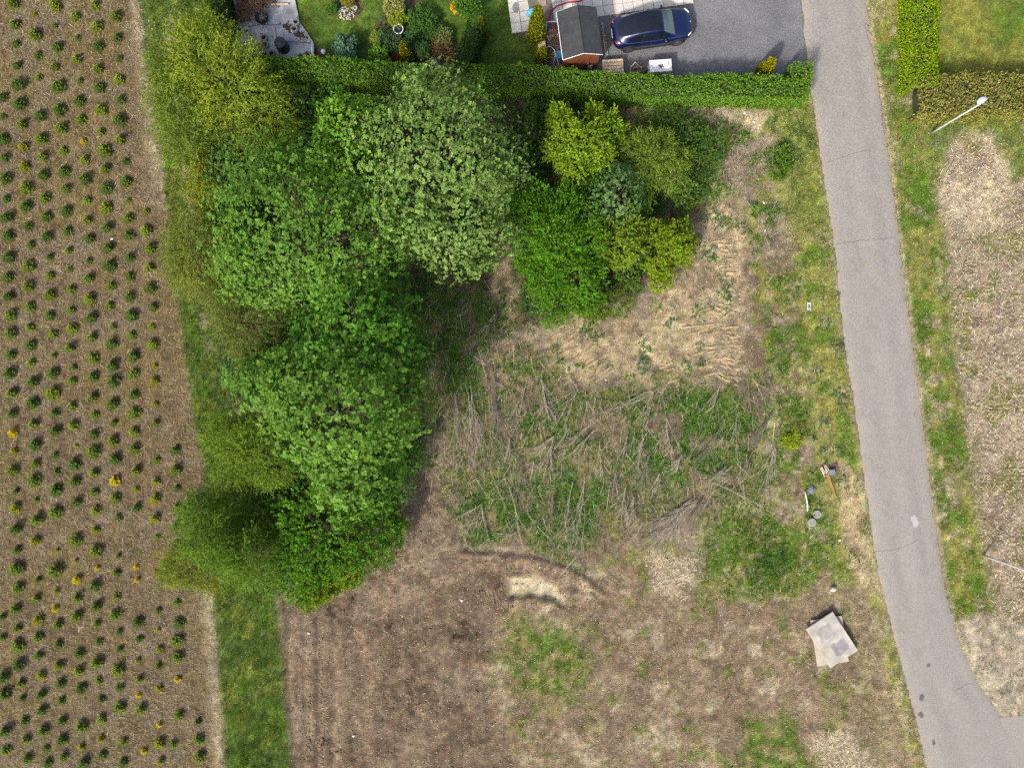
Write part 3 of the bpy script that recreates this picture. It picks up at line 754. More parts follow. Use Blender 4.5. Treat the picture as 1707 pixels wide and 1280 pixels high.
# tread ridges pressed by a tracked digger: rows of short soil bars across each track
def treads(paths, seed):
    rng = np.random.default_rng(seed); Vs = []; Cs = []
    for pts, wdt, pitch, c_ in paths:
        pts = np.array([P(*p)[:2] for p in pts]); seg = np.linalg.norm(np.diff(pts, axis=0), axis=1); cum = np.concatenate([[0], np.cumsum(seg)])
        for s in np.arange(0, cum[-1], pitch):
            if rng.random() < .15: continue
            q = np.array([np.interp(s, cum, pts[:, 0]), np.interp(s, cum, pts[:, 1])]); q2 = np.array([np.interp(s + .1, cum, pts[:, 0]), np.interp(s + .1, cum, pts[:, 1])])
            t = nrm((q2 - q)[None])[0] if np.linalg.norm(q2 - q) > 1e-6 else np.array([0, 1.]); nn = np.array([-t[1], t[0]])
            nn = nn + t * rng.normal(.12, .12); w_ = wdt * rng.uniform(.35, .55); off = rng.normal(0, wdt * .08)
            for u0, u1 in ((-1, -.6), (-.6, -.2), (-.2, .2), (.2, .6), (.6, 1)):
                if rng.random() < .2: continue
                a = q + nn * (w_ * u0 + off) + t * rng.normal(0, .03); b = q + nn * (w_ * u1 + off) + t * rng.normal(0, .03)
                h = rng.uniform(.035, .065) * (1 if wdt > .6 else .35)
                za, zb = float(zg(*a)) - .005, float(zg(*b)) - .005; e = t * .075
                A0, A1, B0, B1 = np.append(a - e, za), np.append(a + e, za), np.append(b - e, zb), np.append(b + e, zb)
                At, Bt = np.append(a, za + h), np.append(b, zb + h)
                Vs += [np.stack([A0, B0, Bt, At]), np.stack([At, Bt, B1, A1])]; k = np.array(c_) * rng.uniform(.8, 1.15); Cs += [k, k]
    o = quads('track_ridges', np.array(Vs), np.array(Cs), CLOD); tag(o, 'rows of soil bars pressed by digger tracks', 'soil', kind='stuff')
T_, S_ = tuple(TAN * .8), tuple(SOIL * 1.05)
treads([([(1165, 520), (1180, 570), (1195, 625)], 2.2, .27, T_), ([(1215, 545), (1220, 600), (1212, 640)], 1.3, .27, T_), ([(1205, 400), (1215, 470), (1205, 530)], 1.0, .28, T_), ([(935, 545), (975, 585), (1010, 630)], 1.8, .26, T_), ([(1110, 610), (1130, 640), (1150, 655)], .8, .26, T_),
        ([(500, 1040), (512, 1120), (510, 1290)], .45, .2, S_), ([(528, 1040), (535, 1150), (532, 1290)], .45, .2, S_), ([(690, 1210), (700, 1280)], .5, .22, S_), ([(800, 1000), (840, 990)], .9, .2, S_), ([(608, 1100), (610, 1280)], .5, .22, S_), ([(1230, 560), (1226, 640)], .5, .25, T_)], 5)

# ------------------------------------------------------------------ fir saplings
def sapling_mesh(name, seed, c_main, c_tip, full=1.0):
    rng = np.random.default_rng(seed); Vs = []; Cs = []
    def spray(p, d, L, w, c):
        Vs.append(leaves(p[None], d[None], np.array([[0, 0, 1.]]) + rng.normal(0, .2, (1, 3)), [L], [w], .05)[0]); Cs.append(c)
    hgt = .78
    for wv, (z0, L0, n0) in enumerate([(.12, .42, 8), (.24, .42, 7), (.38, .34, 7), (.50, .25, 6), (.62, .16, 5), (.72, .09, 4)]):
        off = rng.uniform(0, 6.28)
        for i in range(n0):
            an = off + i * 6.283 / n0 + rng.normal(0, .16); L = L0 * rng.uniform(.72, 1.12) * full
            d = np.array([math.cos(an), math.sin(an), rng.uniform(.1, .42)]); d /= np.linalg.norm(d)
            p0 = np.array([0, 0, z0 * rng.uniform(.9, 1.1)])
            c = np.array(c_main) * rng.uniform(.7, 1.2)
            spray(p0, d, L, .06, c)
            sd = np.array([-d[1], d[0], 0])
            for t in (.35, .55, .75):
                for s in (-1, 1):
                    spray(p0 + d * L * t, nrm((d * .9 + sd * s * .8 + np.array([0, 0, rng.uniform(-.1, .3)]))[None])[0], L * (.5 - .25 * t) + .04, .055, c * rng.uniform(.85, 1.15))
            tipc = np.array(c_tip) * rng.uniform(.8, 1.2)
            for s in (-.6, 0, .6):
                spray(p0 + d * L * .82, nrm((d + sd * s + np.array([0, 0, .3]))[None])[0], .10, .055, tipc)
    for i in range(5):
        an = i * 1.256; spray(np.array([0, 0, .72]), nrm(np.array([[math.cos(an) * .4, math.sin(an) * .4, 1.]]))[0], .14, .05, np.array(c_tip))
    for i in range(3):                           # the leader stem
        an = i * 2.09; spray(np.array([0, 0, -.02]), np.array([.02 * math.cos(an), .02 * math.sin(an), 1.]), .8, .03, np.array([.12, .085, .05]))
    V = np.array(Vs); n = len(V)
    return array_mesh(name, V.reshape(-1, 3), np.arange(n * 4).reshape(n, 4), np.repeat(np.array(Cs), 4, 0), NEEDLE)
KIND = {'d': ((.052, .088, .02), (.115, .165, .03), 'dark green'), 'g': ((.074, .112, .02), (.185, .235, .034), 'mid green'), 'b': ((.11, .15, .022), (.24, .285, .045), 'bright lime green'), 'y': ((.14, .15, .018), (.28, .28, .032), 'yellowish green'), 'Y': ((.34, .26, .02), (.50, .40, .035), 'golden yellow')}
SAP = {k: [sapling_mesh('fir_sapling_%s' % k, 200 + 10 * i + j, KIND[k][0], KIND[k][1], [1, .85, 1.05, .92, .78][j]) for j in range(5)] for i, k in enumerate(KIND)}
crops = [(3.97, 0, {1: '70,20g 80,155g 90,285d 100,430d 110,560d 115,685d 130,820g 130,965y 140,1100y 155,1240g', 0: '3,640d 2,760ds 5,915d 15,1040d 20,1180d', 2: '210,88ys 220,225g 235,360d 240,505gs 255,765d 258,915g 265,1035b 270,1155d', 3: '350,30b 345,165gs 365,305d 350,440gs 375,575g 380,725d 390,845g 400,990g 410,1130d 425,1245d', 4: '480,105b 500,240ds 495,390b 515,530ds 515,665d 520,785g 535,930Ys 545,1055b 555,1185d', 5: '615,30b 625,170b 640,305d 640,455g 650,580d 660,725b 655,870g 680,995g 685,1115g 690,1245d', 6: '755,105g 765,245d 775,385ds 775,525b 790,655d 785,795d 790,925g 815,1065ds 820,1195d'}),
 (3.764, 300, {0: '20,115d 25,235d 35,350d 40,485d 35,610d 40,735d 50,850g 55,965g 55,1100d 45,1215d', 1: '145,50d 145,165d 155,290d 175,405d 165,540g 165,670g 170,795g 170,925b 180,1040d 180,1150b 195,1270d', 2: '265,110g 275,230d 280,355d 295,480ds 295,600g 295,725g 300,850d 315,965g 320,1105gs 320,1215d', 3: '395,75d 400,195d 410,320d 415,440gs 415,560gs 430,685g 430,815gs 435,935b 425,1055g 445,1175ds 435,1265g', 4: '525,10d 530,125b 535,250g 545,365d 540,505ds 540,620g 545,750b 560,865d 565,990g 570,1120g 570,1240d', 5: '655,60d 650,175b 660,300d 665,425d 675,540d 685,665g 675,790g 695,920gs 695,1030d 695,1165d 700,1265d', 6: '780,10d 790,125gs 790,240g 790,345d 800,490d 800,605d 805,735d 820,850d 820,975g 830,1105d 825,1220g', 7: '905,195gs 905,315b 930,430g 930,550g 935,680d 950,795d 940,920bs 950,1035b 960,1170ys 960,1265y'}),
 (4.0, 640, {0: '60,65g 65,200d 65,330Y 70,455ys 70,585g 85,720ds 85,835y 90,975d 95,1115d 90,1240g', 1: '205,10d 200,135d 205,270g 215,410d 215,540g 215,650g 220,780gs 235,910g 220,1050y', 2: '335,65b 345,200d 350,320d 350,480ds 355,590ds 355,715d 360,860g 365,1115ys 355,1250g', 3: '460,10d 465,150g 470,280b 485,415ys 480,535d 485,655d 500,790ds 490,1050g 490,1185ys', 4: '605,90d 610,210gs 610,340d 610,460g 615,600g 615,725g 625,850b 625,980y 630,1120g 635,1235Ys', 5: '740,10d 740,135d 745,260ds 740,385g 755,505d 755,650Y 760,770g 775,895ds 775,1155gs 765,1265d', 6: '885,75d 885,195g 880,325b 885,440g 895,585g 890,710ys 900,830d 895,1225Ys', 7: '1015,15y 1020,135ys 1030,260ds 1030,510gs 1030,655y 1025,775y 1025,905y 1035,1025gs 1030,1270ys', 8: '1155,450d 1160,580g 1165,700ds 1165,830g 1165,950d 1165,1070ds'}),
 (3.414, 960, {0: '90,75g 80,195g 90,305g 90,405g 95,515d 105,620g 115,705ds 125,835d 135,940g 145,1045d', 1: '200,30ds 195,135g 205,255y 205,355g 210,460d 220,575y 220,685d 225,775d 235,890g 250,990ds 260,1075d', 2: '310,95ys 305,190Ys 320,285g 320,395d 325,515g 335,620d 335,720ds 340,835d 345,940d 355,1035g', 3: '425,25Y 430,130g 430,235g 440,450d 435,550b 450,650d 455,865g 450,985y 470,1070d', 4: '535,60d 540,180d 540,280g 550,385ds 545,500g 550,605gs 565,710ds 565,825b 565,935y 570,1025d', 5: '650,10d 655,125gs 650,225g 665,325ds 670,425ds 665,540g 670,645d 675,755g 695,950gs 690,1070d', 6: '770,30Ys 775,270d 780,365ds 775,490ys 785,595gs 780,685Ys 795,765g', 7: '885,10Ys 885,210gs 890,315ys 895,425ys 895,520ds 895,650y 895,855Ys 900,960y 905,1060y', 8: '995,160gs 1010,275d 1000,375g 1005,470g 1000,595Ys 1010,800g 1115,840ds 1120,940g 1125,1040g 980,965gs 810,1005Ys', -1: '10,580d 10,680d 20,890d 20,1000g 2,240ds 2,355ds'})]
saps = []
for sc_, y0, cols_ in crops:
    for c_, s_ in cols_.items():
        for it in s_.split():
            xy = it.rstrip('dgbyYs'); fl = it[len(xy):]; x_, y_ = xy.split(',')
            px, py = float(x_) / sc_, float(y_) / sc_ + y0
            if all(math.hypot(px - q[0], py - q[1]) > 13 for q in saps): saps.append((px, py, fl[0], 's' in fl[1:], c_))
ORD = 'first second third fourth fifth sixth seventh eighth ninth tenth eleventh twelfth thirteenth fourteenth fifteenth sixteenth seventeenth eighteenth nineteenth twentieth'.split()
def ordw(n):
    if n < 20: return ORD[n]
    t = ['twenty', 'thirty', 'forty', 'fifty', 'sixty', 'seventy']; T = ['twentieth', 'thirtieth', 'fortieth', 'fiftieth', 'sixtieth', 'seventieth']
    k = n + 1
    return T[k // 10 - 2] if k % 10 == 0 else t[k // 10 - 2] + '-' + ORD[k % 10 - 1]
rnd = random.Random(12)
rows_ = {}
for s in sorted(saps, key=lambda q: q[1]): rows_.setdefault(s[4], []).append(s)
for c_, lst in rows_.items():
    for i, (px, py, k, small, _) in enumerate(lst):
        o = bpy.data.objects.new('fir_sapling', SAP[k][rnd.randrange(5)]); COL.objects.link(o)
        x, y, z = P(px, py, .3); sc_ = (rnd.uniform(.52, .66) if small else rnd.uniform(.72, 1.02)) * (.85 if k in 'yY' else 1)
        o.location = (x, y, float(zg(x, y)) - .02); o.rotation_euler = (rnd.uniform(-.06, .06), rnd.uniform(-.06, .06), rnd.uniform(0, 6.28)); o.scale = (sc_, sc_, sc_ * rnd.uniform(.58, .78))
        tag(o, '%s%s fir sapling, %s down in the %s row from the grass strip' % ('small ' if small else '', KIND[k][2], ordw(i), ORD[8 - c_]), 'sapling', 'fir saplings planted in rows')

# ------------------------------------------------------------------ trees and bushes
def limbs(mb, base, top, tips, r0, rng):
    base = Vector(base); top = Vector(top)
    mid = base.lerp(top, .5) + Vector((rng.normal(0, .12), rng.normal(0, .12), 0))
    mb.tube([base - Vector((0, 0, .1)), base + Vector((0, 0, .15)), mid, top], [r0 * 1.35, r0, r0 * .75, r0 * .3], 8)
    for tp in tips:
        tp = Vector(tp); t = rng.uniform(.35, .85); s = base.lerp(mid, t * 2) if t < .5 else mid.lerp(top, t * 2 - 1)
        m_ = s.lerp(tp, .5) + Vector((rng.normal(0, .15), rng.normal(0, .15), rng.uniform(-.1, .25)))
        mb.tube([s, m_, tp], [r0 * .38, r0 * .22, r0 * .07], 5)

def shell(lobes, n, rng, gz, deep=.38, lump=.55, freq=1.1):
    """points spread over the lumpy outer shell of a crown made of ellipsoid lobes; returns positions and outward directions"""
    Ls = [(np.array(P(l[0], l[1], l[3])) + np.array([0, 0, gz]), np.array([l[2] / PPM * (H - l[3]) / H] * 2 + [l[4]])) for l in lobes]
    w = np.array([a[1][0] * (a[1][0] + a[1][2]) for a in Ls]); w = w / w.sum()
    PP = []; DD = []
    for li, (c, rad) in enumerate(Ls):
        m = max(12, int(n * w[li]))
        cz = rng.uniform(-.45, 1, m); ph = rng.uniform(0, 6.283, m); sr = np.sqrt(1 - cz * cz)
        d = np.stack([np.cos(ph) * sr, np.sin(ph) * sr, cz], 1)
        surf = c + d * rad
        nz = fbm(surf[:, 0] * freq + surf[:, 2] * .7, surf[:, 1] * freq - surf[:, 2] * .7, 1.0, 3, li + 3)
        lf = fbm(np.cos(ph) * 1.5 + li * 7 + c[0], np.sin(ph) * 1.5 + cz * 1.2 + c[1], 1.0, 2, li + 8)
        gap = fbm(surf[:, 0] + 31, surf[:, 1] + surf[:, 2] * .6, 1.5, 2, li + 13)
        q = (1.02 - lump * .5 + lump * nz) * (.66 + .7 * lf) * (1 - deep * rng.random(m) ** 1.6) * np.where(gap < .37, .72, 1.0)
        pos = c + d * rad * q[:, None]
        ins = np.zeros(m, bool)
        for lj, (c2, r2) in enumerate(Ls):
            if lj != li: ins |= (((pos - c2) / r2) ** 2).sum(1) < .42
        keep = ~ins & (pos[:, 2] > gz + .04)
        dn = nrm(d / rad)
        PP.append(pos[keep]); DD.append(dn[keep])
    return np.concatenate(PP), np.concatenate(DD)

def crown(pos, d, style, colr, leaf, rng, k=6, var=.2, hue=.08, ln=.8):
    Vs = []; Cs = []; n = len(pos); up = np.array([0, 0, 1.])
    patch = .72 + .56 * fbm(pos[:, 0] + 40, pos[:, 1] + pos[:, 2], 1.6, 2, 5)
    base = np.array(colr) * patch[:, None] * (1 + rng.uniform(-var, var, (n, 1))) * (1 + rng.uniform(-hue, hue, (n, 3)))
    if style == 'rosette':
        ax = nrm(d * .95 + up * .45 + rng.normal(0, .28, (n, 3)))
        e1 = nrm(np.cross(ax, rng.normal(0, 1, (n, 3)))); e2 = np.cross(ax, e1)
        sz = leaf * (.5 + 1.15 * rng.random(n) ** 1.5)
        for j in range(k):
            a = 6.283 * j / k + rng.normal(0, .25, n); dr_ = rng.uniform(-.3, .55, n) if j < k - 1 else np.full(n, 1.0)
            ld = e1 * np.cos(a)[:, None] + e2 * np.sin(a)[:, None] + ax * dr_[:, None]
            L = sz * rng.uniform(.75, 1.15, n)
            Vs.append(leaves(pos, ld, ax + ld * .15, L, L * rng.uniform(.55, .8, n), .18))
            Cs.append(base * (1 + rng.uniform(-.14, .14, (n, 1))))
    else:
        # shoots set with leaves: upright and stiff, or long and drooping as on willow and birch
        droop, wid, spread = (.55, (.24, .40), .5) if style == 'spray' else (.12, (.5, .75), .75)
        sd = nrm(d * np.array([1, 1, .8]) + up * (.15 if style == 'spray' else .55) + rng.normal(0, .33, (n, 3)))
        L = ln * rng.uniform(.45, 1.15, n)
        for j in range(k):
            t = (j + rng.uniform(0, 1, n)) / k - .35
            p = pos + sd * (L * t)[:, None] - up * (L * droop * (t + .35) ** 2)[:, None]
            tang = nrm(sd - up * (droop * 1.6 * (t + .35))[:, None])
            ld = nrm(tang + rng.normal(0, spread, (n, 3)))
            ll = leaf * rng.uniform(.65, 1.3, n)
            Vs.append(leaves(p, ld, d * .4 + up + rng.normal(0, .45, (n, 3)), ll, ll * rng.uniform(*wid, n), .08))
            Cs.append(base * (1 + rng.uniform(-.16, .16, (n, 1))))
    V = np.concatenate(Vs); Cc = np.concatenate(Cs)
    keep = V[:, :, 2].min(1) > -.1
    return V[keep], Cc[keep]

GROW = 1.13
def plant(name, label, cat, lobes, style, colr, leaf, per, nclump, seed, k=6, trunk=.16, group=None, crad=None, hue=.08, var=.2, base_px=None, stem='trunk', crown_name='crown', trunk_mat=None, ln=None, grow=None):
    """lobes: (px, py, r px, z centre, vertical radius): where the survey shows each part of the crown"""
    rng = np.random.default_rng(seed)
    g = GROW if grow is None else grow
    lobes = [(l[0], l[1], l[2] * g, l[3], l[4]) for l in lobes]
    tot = sum(l[2] ** 2 for l in lobes)
    gx = sum(P(l[0], l[1], l[3])[0] * l[2] ** 2 for l in lobes) / tot; gy = sum(P(l[0], l[1], l[3])[1] * l[2] ** 2 for l in lobes) / tot
    if base_px: gx, gy, _ = P(*base_px)
    gz = float(zg(gx, gy)); zt = max(l[3] for l in lobes)
    n = int(per * nclump)
    pos, d = shell(lobes, n, rng, gz, deep={'rosette': .42, 'spray': .6, 'scatter': .5}[style], lump={'rosette': .6, 'spray': .6, 'scatter': .95}[style])
    V, Cc = crown(pos, d, style, colr, leaf, rng, k, var, hue, ln or {'spray': .9, 'scatter': .45, 'rosette': 1}[style] * min(1.0, .35 + zt * .25))
    root = empty(name, (gx, gy, gz)); off = np.array([gx, gy, gz])
    quads(crown_name, V - off, Cc, LEAF, root)
    mb = MB(); sel = [pos[i] for i in rng.choice(len(pos), min(len(pos), 26 if trunk > .05 else 8), replace=False)]
    limbs(mb, (0, 0, 0), (rng.normal(0, .1), rng.normal(0, .1), max(.1, zt * .95)), [t - off for t in sel], trunk, rng)
    mb.build(stem, trunk_mat or BARK, root, True)
    tag(root, label, cat, group)
    return root

TG = 'trees in the overgrown strip'
plant('maple_tree', 'large pale green maple with silvery leaf rosettes below the clipped hedge', 'tree', [(728, 255, 112, 5.6, 3.0), (690, 330, 84, 5.0, 2.6), (770, 375, 80, 4.6, 2.4), (720, 160, 55, 5.0, 2.2), (810, 290, 48, 5.0, 2.0)], 'rosette', (.185, .285, .072), .105, 165, 95, 1, 5, .2, TG, (.24, .38))
plant('maple_tree', 'broadest mid green maple, west of the pale maple', 'tree', [(500, 380, 118, 5.2, 2.8), (590, 400, 92, 5.4, 2.6), (440, 440, 72, 4.2, 2.2), (470, 300, 62, 4.6, 2.2), (600, 470, 70, 4.5, 2.2)], 'rosette', (.122, .238, .036), .105, 165, 105, 2, 5, .2, TG, (.22, .36))
plant('maple_tree', 'bright green narrow maple crown wedged above the broad maple', 'tree', [(585, 215, 46, 4.4, 2.3), (560, 260, 44, 4.2, 2.0), (600, 290, 44, 4.6, 2.0)], 'rosette', (.13, .265, .028), .115, 95, 34, 3, 5, .11, TG)
plant('maple_tree', 'deep green maple crown overhanging the shaded bare ground', 'tree', [(600, 545, 84, 5.6, 2.6), (660, 590, 55, 4.9, 2.2), (535, 560, 50, 4.6, 2.0)], 'rosette', (.095, .218, .026), .125, 100, 50, 4, 5, .16, TG)
plant('maple_tree', 'blue-green maple with big leaf rosettes in the south of the group', 'tree', [(560, 690, 104, 6.4, 3.2), (640, 680, 70, 5.8, 2.7), (590, 780, 72, 5.2, 2.4), (450, 650, 54, 4.4, 2.0), (520, 640, 78, 6.0, 2.6)], 'rosette', (.125, .24, .036), .15, 84, 84, 5, 6, .2, TG, (.24, .38))
# feathery willows and birches along the field
plant('willow_tree', 'tall yellow-green willow leaning over the garden corner', 'tree', [(345, 110, 74, 2.6, 1.7), (395, 150, 66, 2.9, 1.6), (440, 200, 46, 2.6, 1.5), (335, 65, 34, 2.2, 1.4)], 'spray', (.215, .275, .034), .14, 90, 46, 11, 11, .12, TG, (.26, .42), .1)
plant('willow_tree', 'olive green willow beside the field edge, under the tall willow', 'tree', [(305, 180, 56, 2.2, 1.6), (330, 250, 46, 2.0, 1.5), (290, 120, 34, 1.8, 1.3)], 'spray', (.14, .20, .03), .13, 90, 28, 12, 10, .09, TG, (.28, .42), .1)
plant('elder_bush', 'dark tangled elder between the willows and maples', 'bush', [(400, 270, 52, 2.4, 1.6), (430, 230, 34, 2.2, 1.4), (365, 310, 34, 2.0, 1.4), (450, 300, 30, 2.2, 1.4)], 'rosette', (.09, .165, .035), .12, 50, 30, 13, 5, .1, TG, hue=.12)
plant('willow_tree', 'yellow sapling willow at the western edge of the broad maple', 'tree', [(350, 330, 26, 2.4, 1.3), (340, 280, 20, 2.2, 1.2)], 'scatter', (.19, .225, .025), .11, 60, 14, 14, 6, .06, TG)
plant('birch_tree', 'olive yellow birch hanging over the field edge', 'tree', [(330, 420, 46, 2.8, 1.9), (310, 450, 34, 2.2, 1.5), (350, 390, 30, 2.6, 1.5)], 'spray', (.16, .195, .034), .12, 100, 24, 15, 10, .08, TG, (.3, .45), .12)
plant('birch_tree', 'thin olive birch showing its twigs beside the deep green maple', 'tree', [(410, 540, 54, 3.4, 2.2), (385, 500, 36, 2.6, 1.7), (430, 590, 36, 2.8, 1.6), (350, 480, 26, 2.0, 1.3)], 'spray', (.125, .155, .03), .12, 80, 30, 16, 10, .08, TG, (.3, .45), .12)
plant('birch_tree', 'rounded yellow-green birch west of the blue-green maple', 'tree', [(425, 740, 50, 3.4, 2.1), (388, 730, 36, 2.8, 1.7), (450, 778, 34, 3.2, 1.6), (405, 775, 32, 3.0, 1.6)], 'spray', (.125, .205, .02), .13, 95, 32, 17, 10, .09, TG, (.3, .45))
plant('birch_tree', 'shadowy green birch at the field corner with bright western edge', 'tree', [(352, 888, 44, 3.2, 2.2), (335, 850, 28, 2.8, 1.8), (425, 925, 42, 2.8, 1.8), (385, 915, 38, 3.0, 1.9), (420, 850, 44, 1.5, 1.1), (465, 880, 34, 1.6, 1.2)], 'spray', (.10, .18, .018), .13, 95, 42, 18, 11, .1, TG, (.28, .42))
plant('birch_tree', 'small yellow-green birch spilling furthest onto the sapling field', 'tree', [(312, 940, 36, 1.7, 1.2), (350, 950, 32, 1.6, 1.1), (290, 955, 20, 1.3, .9)], 'spray', (.16, .205, .025), .12, 90, 20, 19, 9, .06, TG, (.3, .45))
plant('hazel_bush', 'broad bright green hazel at the edge of the bare soil', 'bush', [(540, 890, 80, 2.2, 1.5), (510, 950, 48, 1.7, 1.2), (600, 885, 58, 1.8, 1.3), (640, 870, 38, 1.4, 1.0)], 'scatter', (.095, .215, .018), .12, 75, 58, 20, 8, .09, TG, (.26, .4), .12)
plant('hazel_bush', 'lime tinged hazel tip pointing down onto the soil', 'bush', [(530, 975, 34, 1.3, .9), (570, 955, 28, 1.2, .9)], 'scatter', (.16, .235, .017), .12, 60, 20, 21, 7, .05, TG, hue=.12)
for i, (lab, lob, st_, c_) in enumerate([
    ('low green elder under the western edge of the broad maple', [(375, 360, 30, 1.8, 1.3), (390, 420, 28, 1.8, 1.2), (360, 395, 22, 1.4, 1.0)], 'rosette', (.095, .20, .035)),
    ('shaded elder between the thin birch and blue-green maple', [(440, 610, 34, 2.2, 1.5), (470, 570, 30, 2.2, 1.5), (400, 630, 24, 1.6, 1.2)], 'rosette', (.085, .19, .04)),
    ('green elder scrub between broad maple and clipped hedge', [(520, 190, 34, 1.4, 1.1), (480, 210, 28, 1.4, 1.0), (560, 165, 22, 1.1, .9)], 'scatter', (.08, .165, .03)),
    ('dim green scrub below the blue-green maple by the soil', [(640, 820, 34, 1.6, 1.2), (680, 770, 26, 1.3, 1.0), (600, 840, 30, 1.8, 1.2)], 'scatter', (.075, .18, .024)),
    ('leafy scrub under the pale maple towards the thicket', [(840, 350, 30, 1.3, 1.0), (800, 430, 26, 1.2, .9), (850, 300, 24, 1.3, .9)], 'scatter', (.075, .17, .024)),
    ('ragged green scrub joining the hazel and whitebeam', [(985, 310, 30, 1.6, 1.2), (1060, 350, 26, 1.4, 1.0), (1075, 310, 24, 1.3, 1.0)], 'scatter', (.10, .20, .026)),
    ('low tangled scrub in the gap of the eastern thicket', [(1060, 420, 26, 1.1, .8), (1050, 460, 22, .8, .6), (1140, 330, 24, .9, .7)], 'scatter', (.10, .175, .03))]):
    plant('elder_scrub', lab, 'scrub', lob, st_, c_, .12, 40, 26, 60 + i, 6, .05, TG, hue=.12)
# the group by the hedge
plant('field_maple', 'glowing yellow-green field maple below the clipped hedge', 'tree', [(965, 240, 36, 2.8, 1.7), (938, 205, 22, 2.4, 1.3), (1010, 215, 26, 2.2, 1.2), (990, 190, 14, 2.0, 1.0), (962, 278, 24, 2.6, 1.3), (935, 250, 22, 2.4, 1.3), (1000, 255, 22, 2.4, 1.2), (930, 190, 12, 1.8, .9)], 'scatter', (.20, .305, .028), .12, 66, 36, 31, 8, .08, TG, (.26, .42), .1)
plant('birch_tree', 'soft green birch east of the glowing field maple', 'tree', [(1088, 268, 34, 2.0, 1.3), (1122, 290, 22, 1.6, 1.0), (1062, 245, 22, 1.7, 1.1), (1105, 240, 20, 1.5, .9), (1075, 300, 22, 1.7, 1.0), (1135, 265, 16, 1.2, .8)], 'spray', (.155, .23, .035), .12, 90, 24, 32, 9, .07, TG, (.3, .45))
plant('whitebeam_tree', 'grey-green whitebeam in the middle of the eastern thicket', 'tree', [(1035, 330, 40, 2.8, 1.6), (1005, 345, 32, 2.4, 1.4), (1030, 300, 28, 2.4, 1.3)], 'rosette', (.115, .20, .065), .11, 46, 24, 33, 5, .08, TG)
plant('hazel_bush', 'large fresh green hazel with the thicket\'s deepest shadows', 'bush', [(928, 395, 48, 2.8, 1.9), (898, 345, 34, 2.4, 1.6), (955, 455, 42, 2.2, 1.6), (930, 500, 30, 1.6, 1.2), (978, 395, 32, 2.6, 1.5), (882, 430, 24, 1.7, 1.2), (975, 495, 28, 1.4, 1.0), (940, 340, 28, 2.4, 1.4), (905, 470, 26, 1.7, 1.2), (870, 385, 18, 1.6, 1.1)], 'scatter', (.095, .22, .018), .11, 90, 75, 34, 8, .1, TG, (.26, .4), .12)
plant('hazel_bush', 'yellow-green hazel at the centre of the eastern thicket', 'bush', [(1020, 405, 36, 2.2, 1.4), (1045, 380, 28, 2.0, 1.3)], 'scatter', (.18, .26, .03), .12, 60, 24, 35, 7, .06, TG)
plant('field_maple', 'yellow-green field maple beside the tan bulldozed soil', 'tree', [(1118, 400, 26, 1.8, 1.2), (1098, 446, 18, 1.3, .9), (1138, 385, 16, 1.5, 1.0), (1092, 388, 18, 1.6, 1.0), (1128, 422, 18, 1.5, 1.0), (1145, 405, 11, 1.2, .8), (1100, 468, 12, 1.0, .7)], 'scatter', (.18, .26, .022), .12, 60, 28, 36, 8, .07, TG, hue=.1)
plant('hazel_bush', 'thin light green seedling bush under the eastern thicket', 'bush', [(1015, 505, 28, .9, .6), (990, 520, 22, .8, .5)], 'scatter', (.125, .19, .025), .10, 50, 14, 37, 6, .03, TG)
plant('bramble_bush', 'dark bramble patch between pale maple and glowing field maple', 'bramble', [(890, 230, 40, .9, .7), (880, 290, 34, .9, .7), (905, 180, 30, .8, .6), (1020, 270, 24, .9, .6)], 'scatter', (.065, .14, .026), .11, 60, 30, 38, 6, .03, TG)
plant('bramble_bush', 'green bramble mound on the bank under the hedge', 'bramble', [(1150, 235, 34, .6, .5), (1110, 205, 28, .6, .5), (1185, 250, 24, .5, .4), (1160, 310, 24, .5, .4)], 'scatter', (.075, .15, .024), .10, 60, 26, 39, 6, .03, TG)
plant('bramble_bush', 'bushy green bramble on the verge beside the lane', 'bramble', [(1300, 260, 13, .2, .25), (1294, 286, 16, .2, .25), (1305, 275, 8, .2, .2)], 'scatter', (.11, .21, .024), .10, 30, 11, 40, 6, .03)
plant('broom_bush', 'small lime green broom by the orange planks', 'bush', [(1322, 732, 13, .25, .25), (1312, 738, 8, .2, .2)], 'spray', (.24, .30, .025), .1, 40, 7, 41, 7, .02)
plant('nettle_clump', 'dark green nettle clump, uppermost of two near the manhole covers', 'nettles', [(1262, 888, 28, .15, .22), (1240, 905, 20, .12, .18)], 'scatter', (.085, .18, .028), .10, 30, 6, 42, 5, .015, ln=.28)
plant('nettle_clump', 'dark green nettle clump, lower of two near the manhole covers', 'nettles', [(1288, 940, 28, .15, .22), (1262, 955, 18, .12, .18)], 'scatter', (.07, .155, .026), .10, 30, 6, 43, 5, .015, ln=.28)

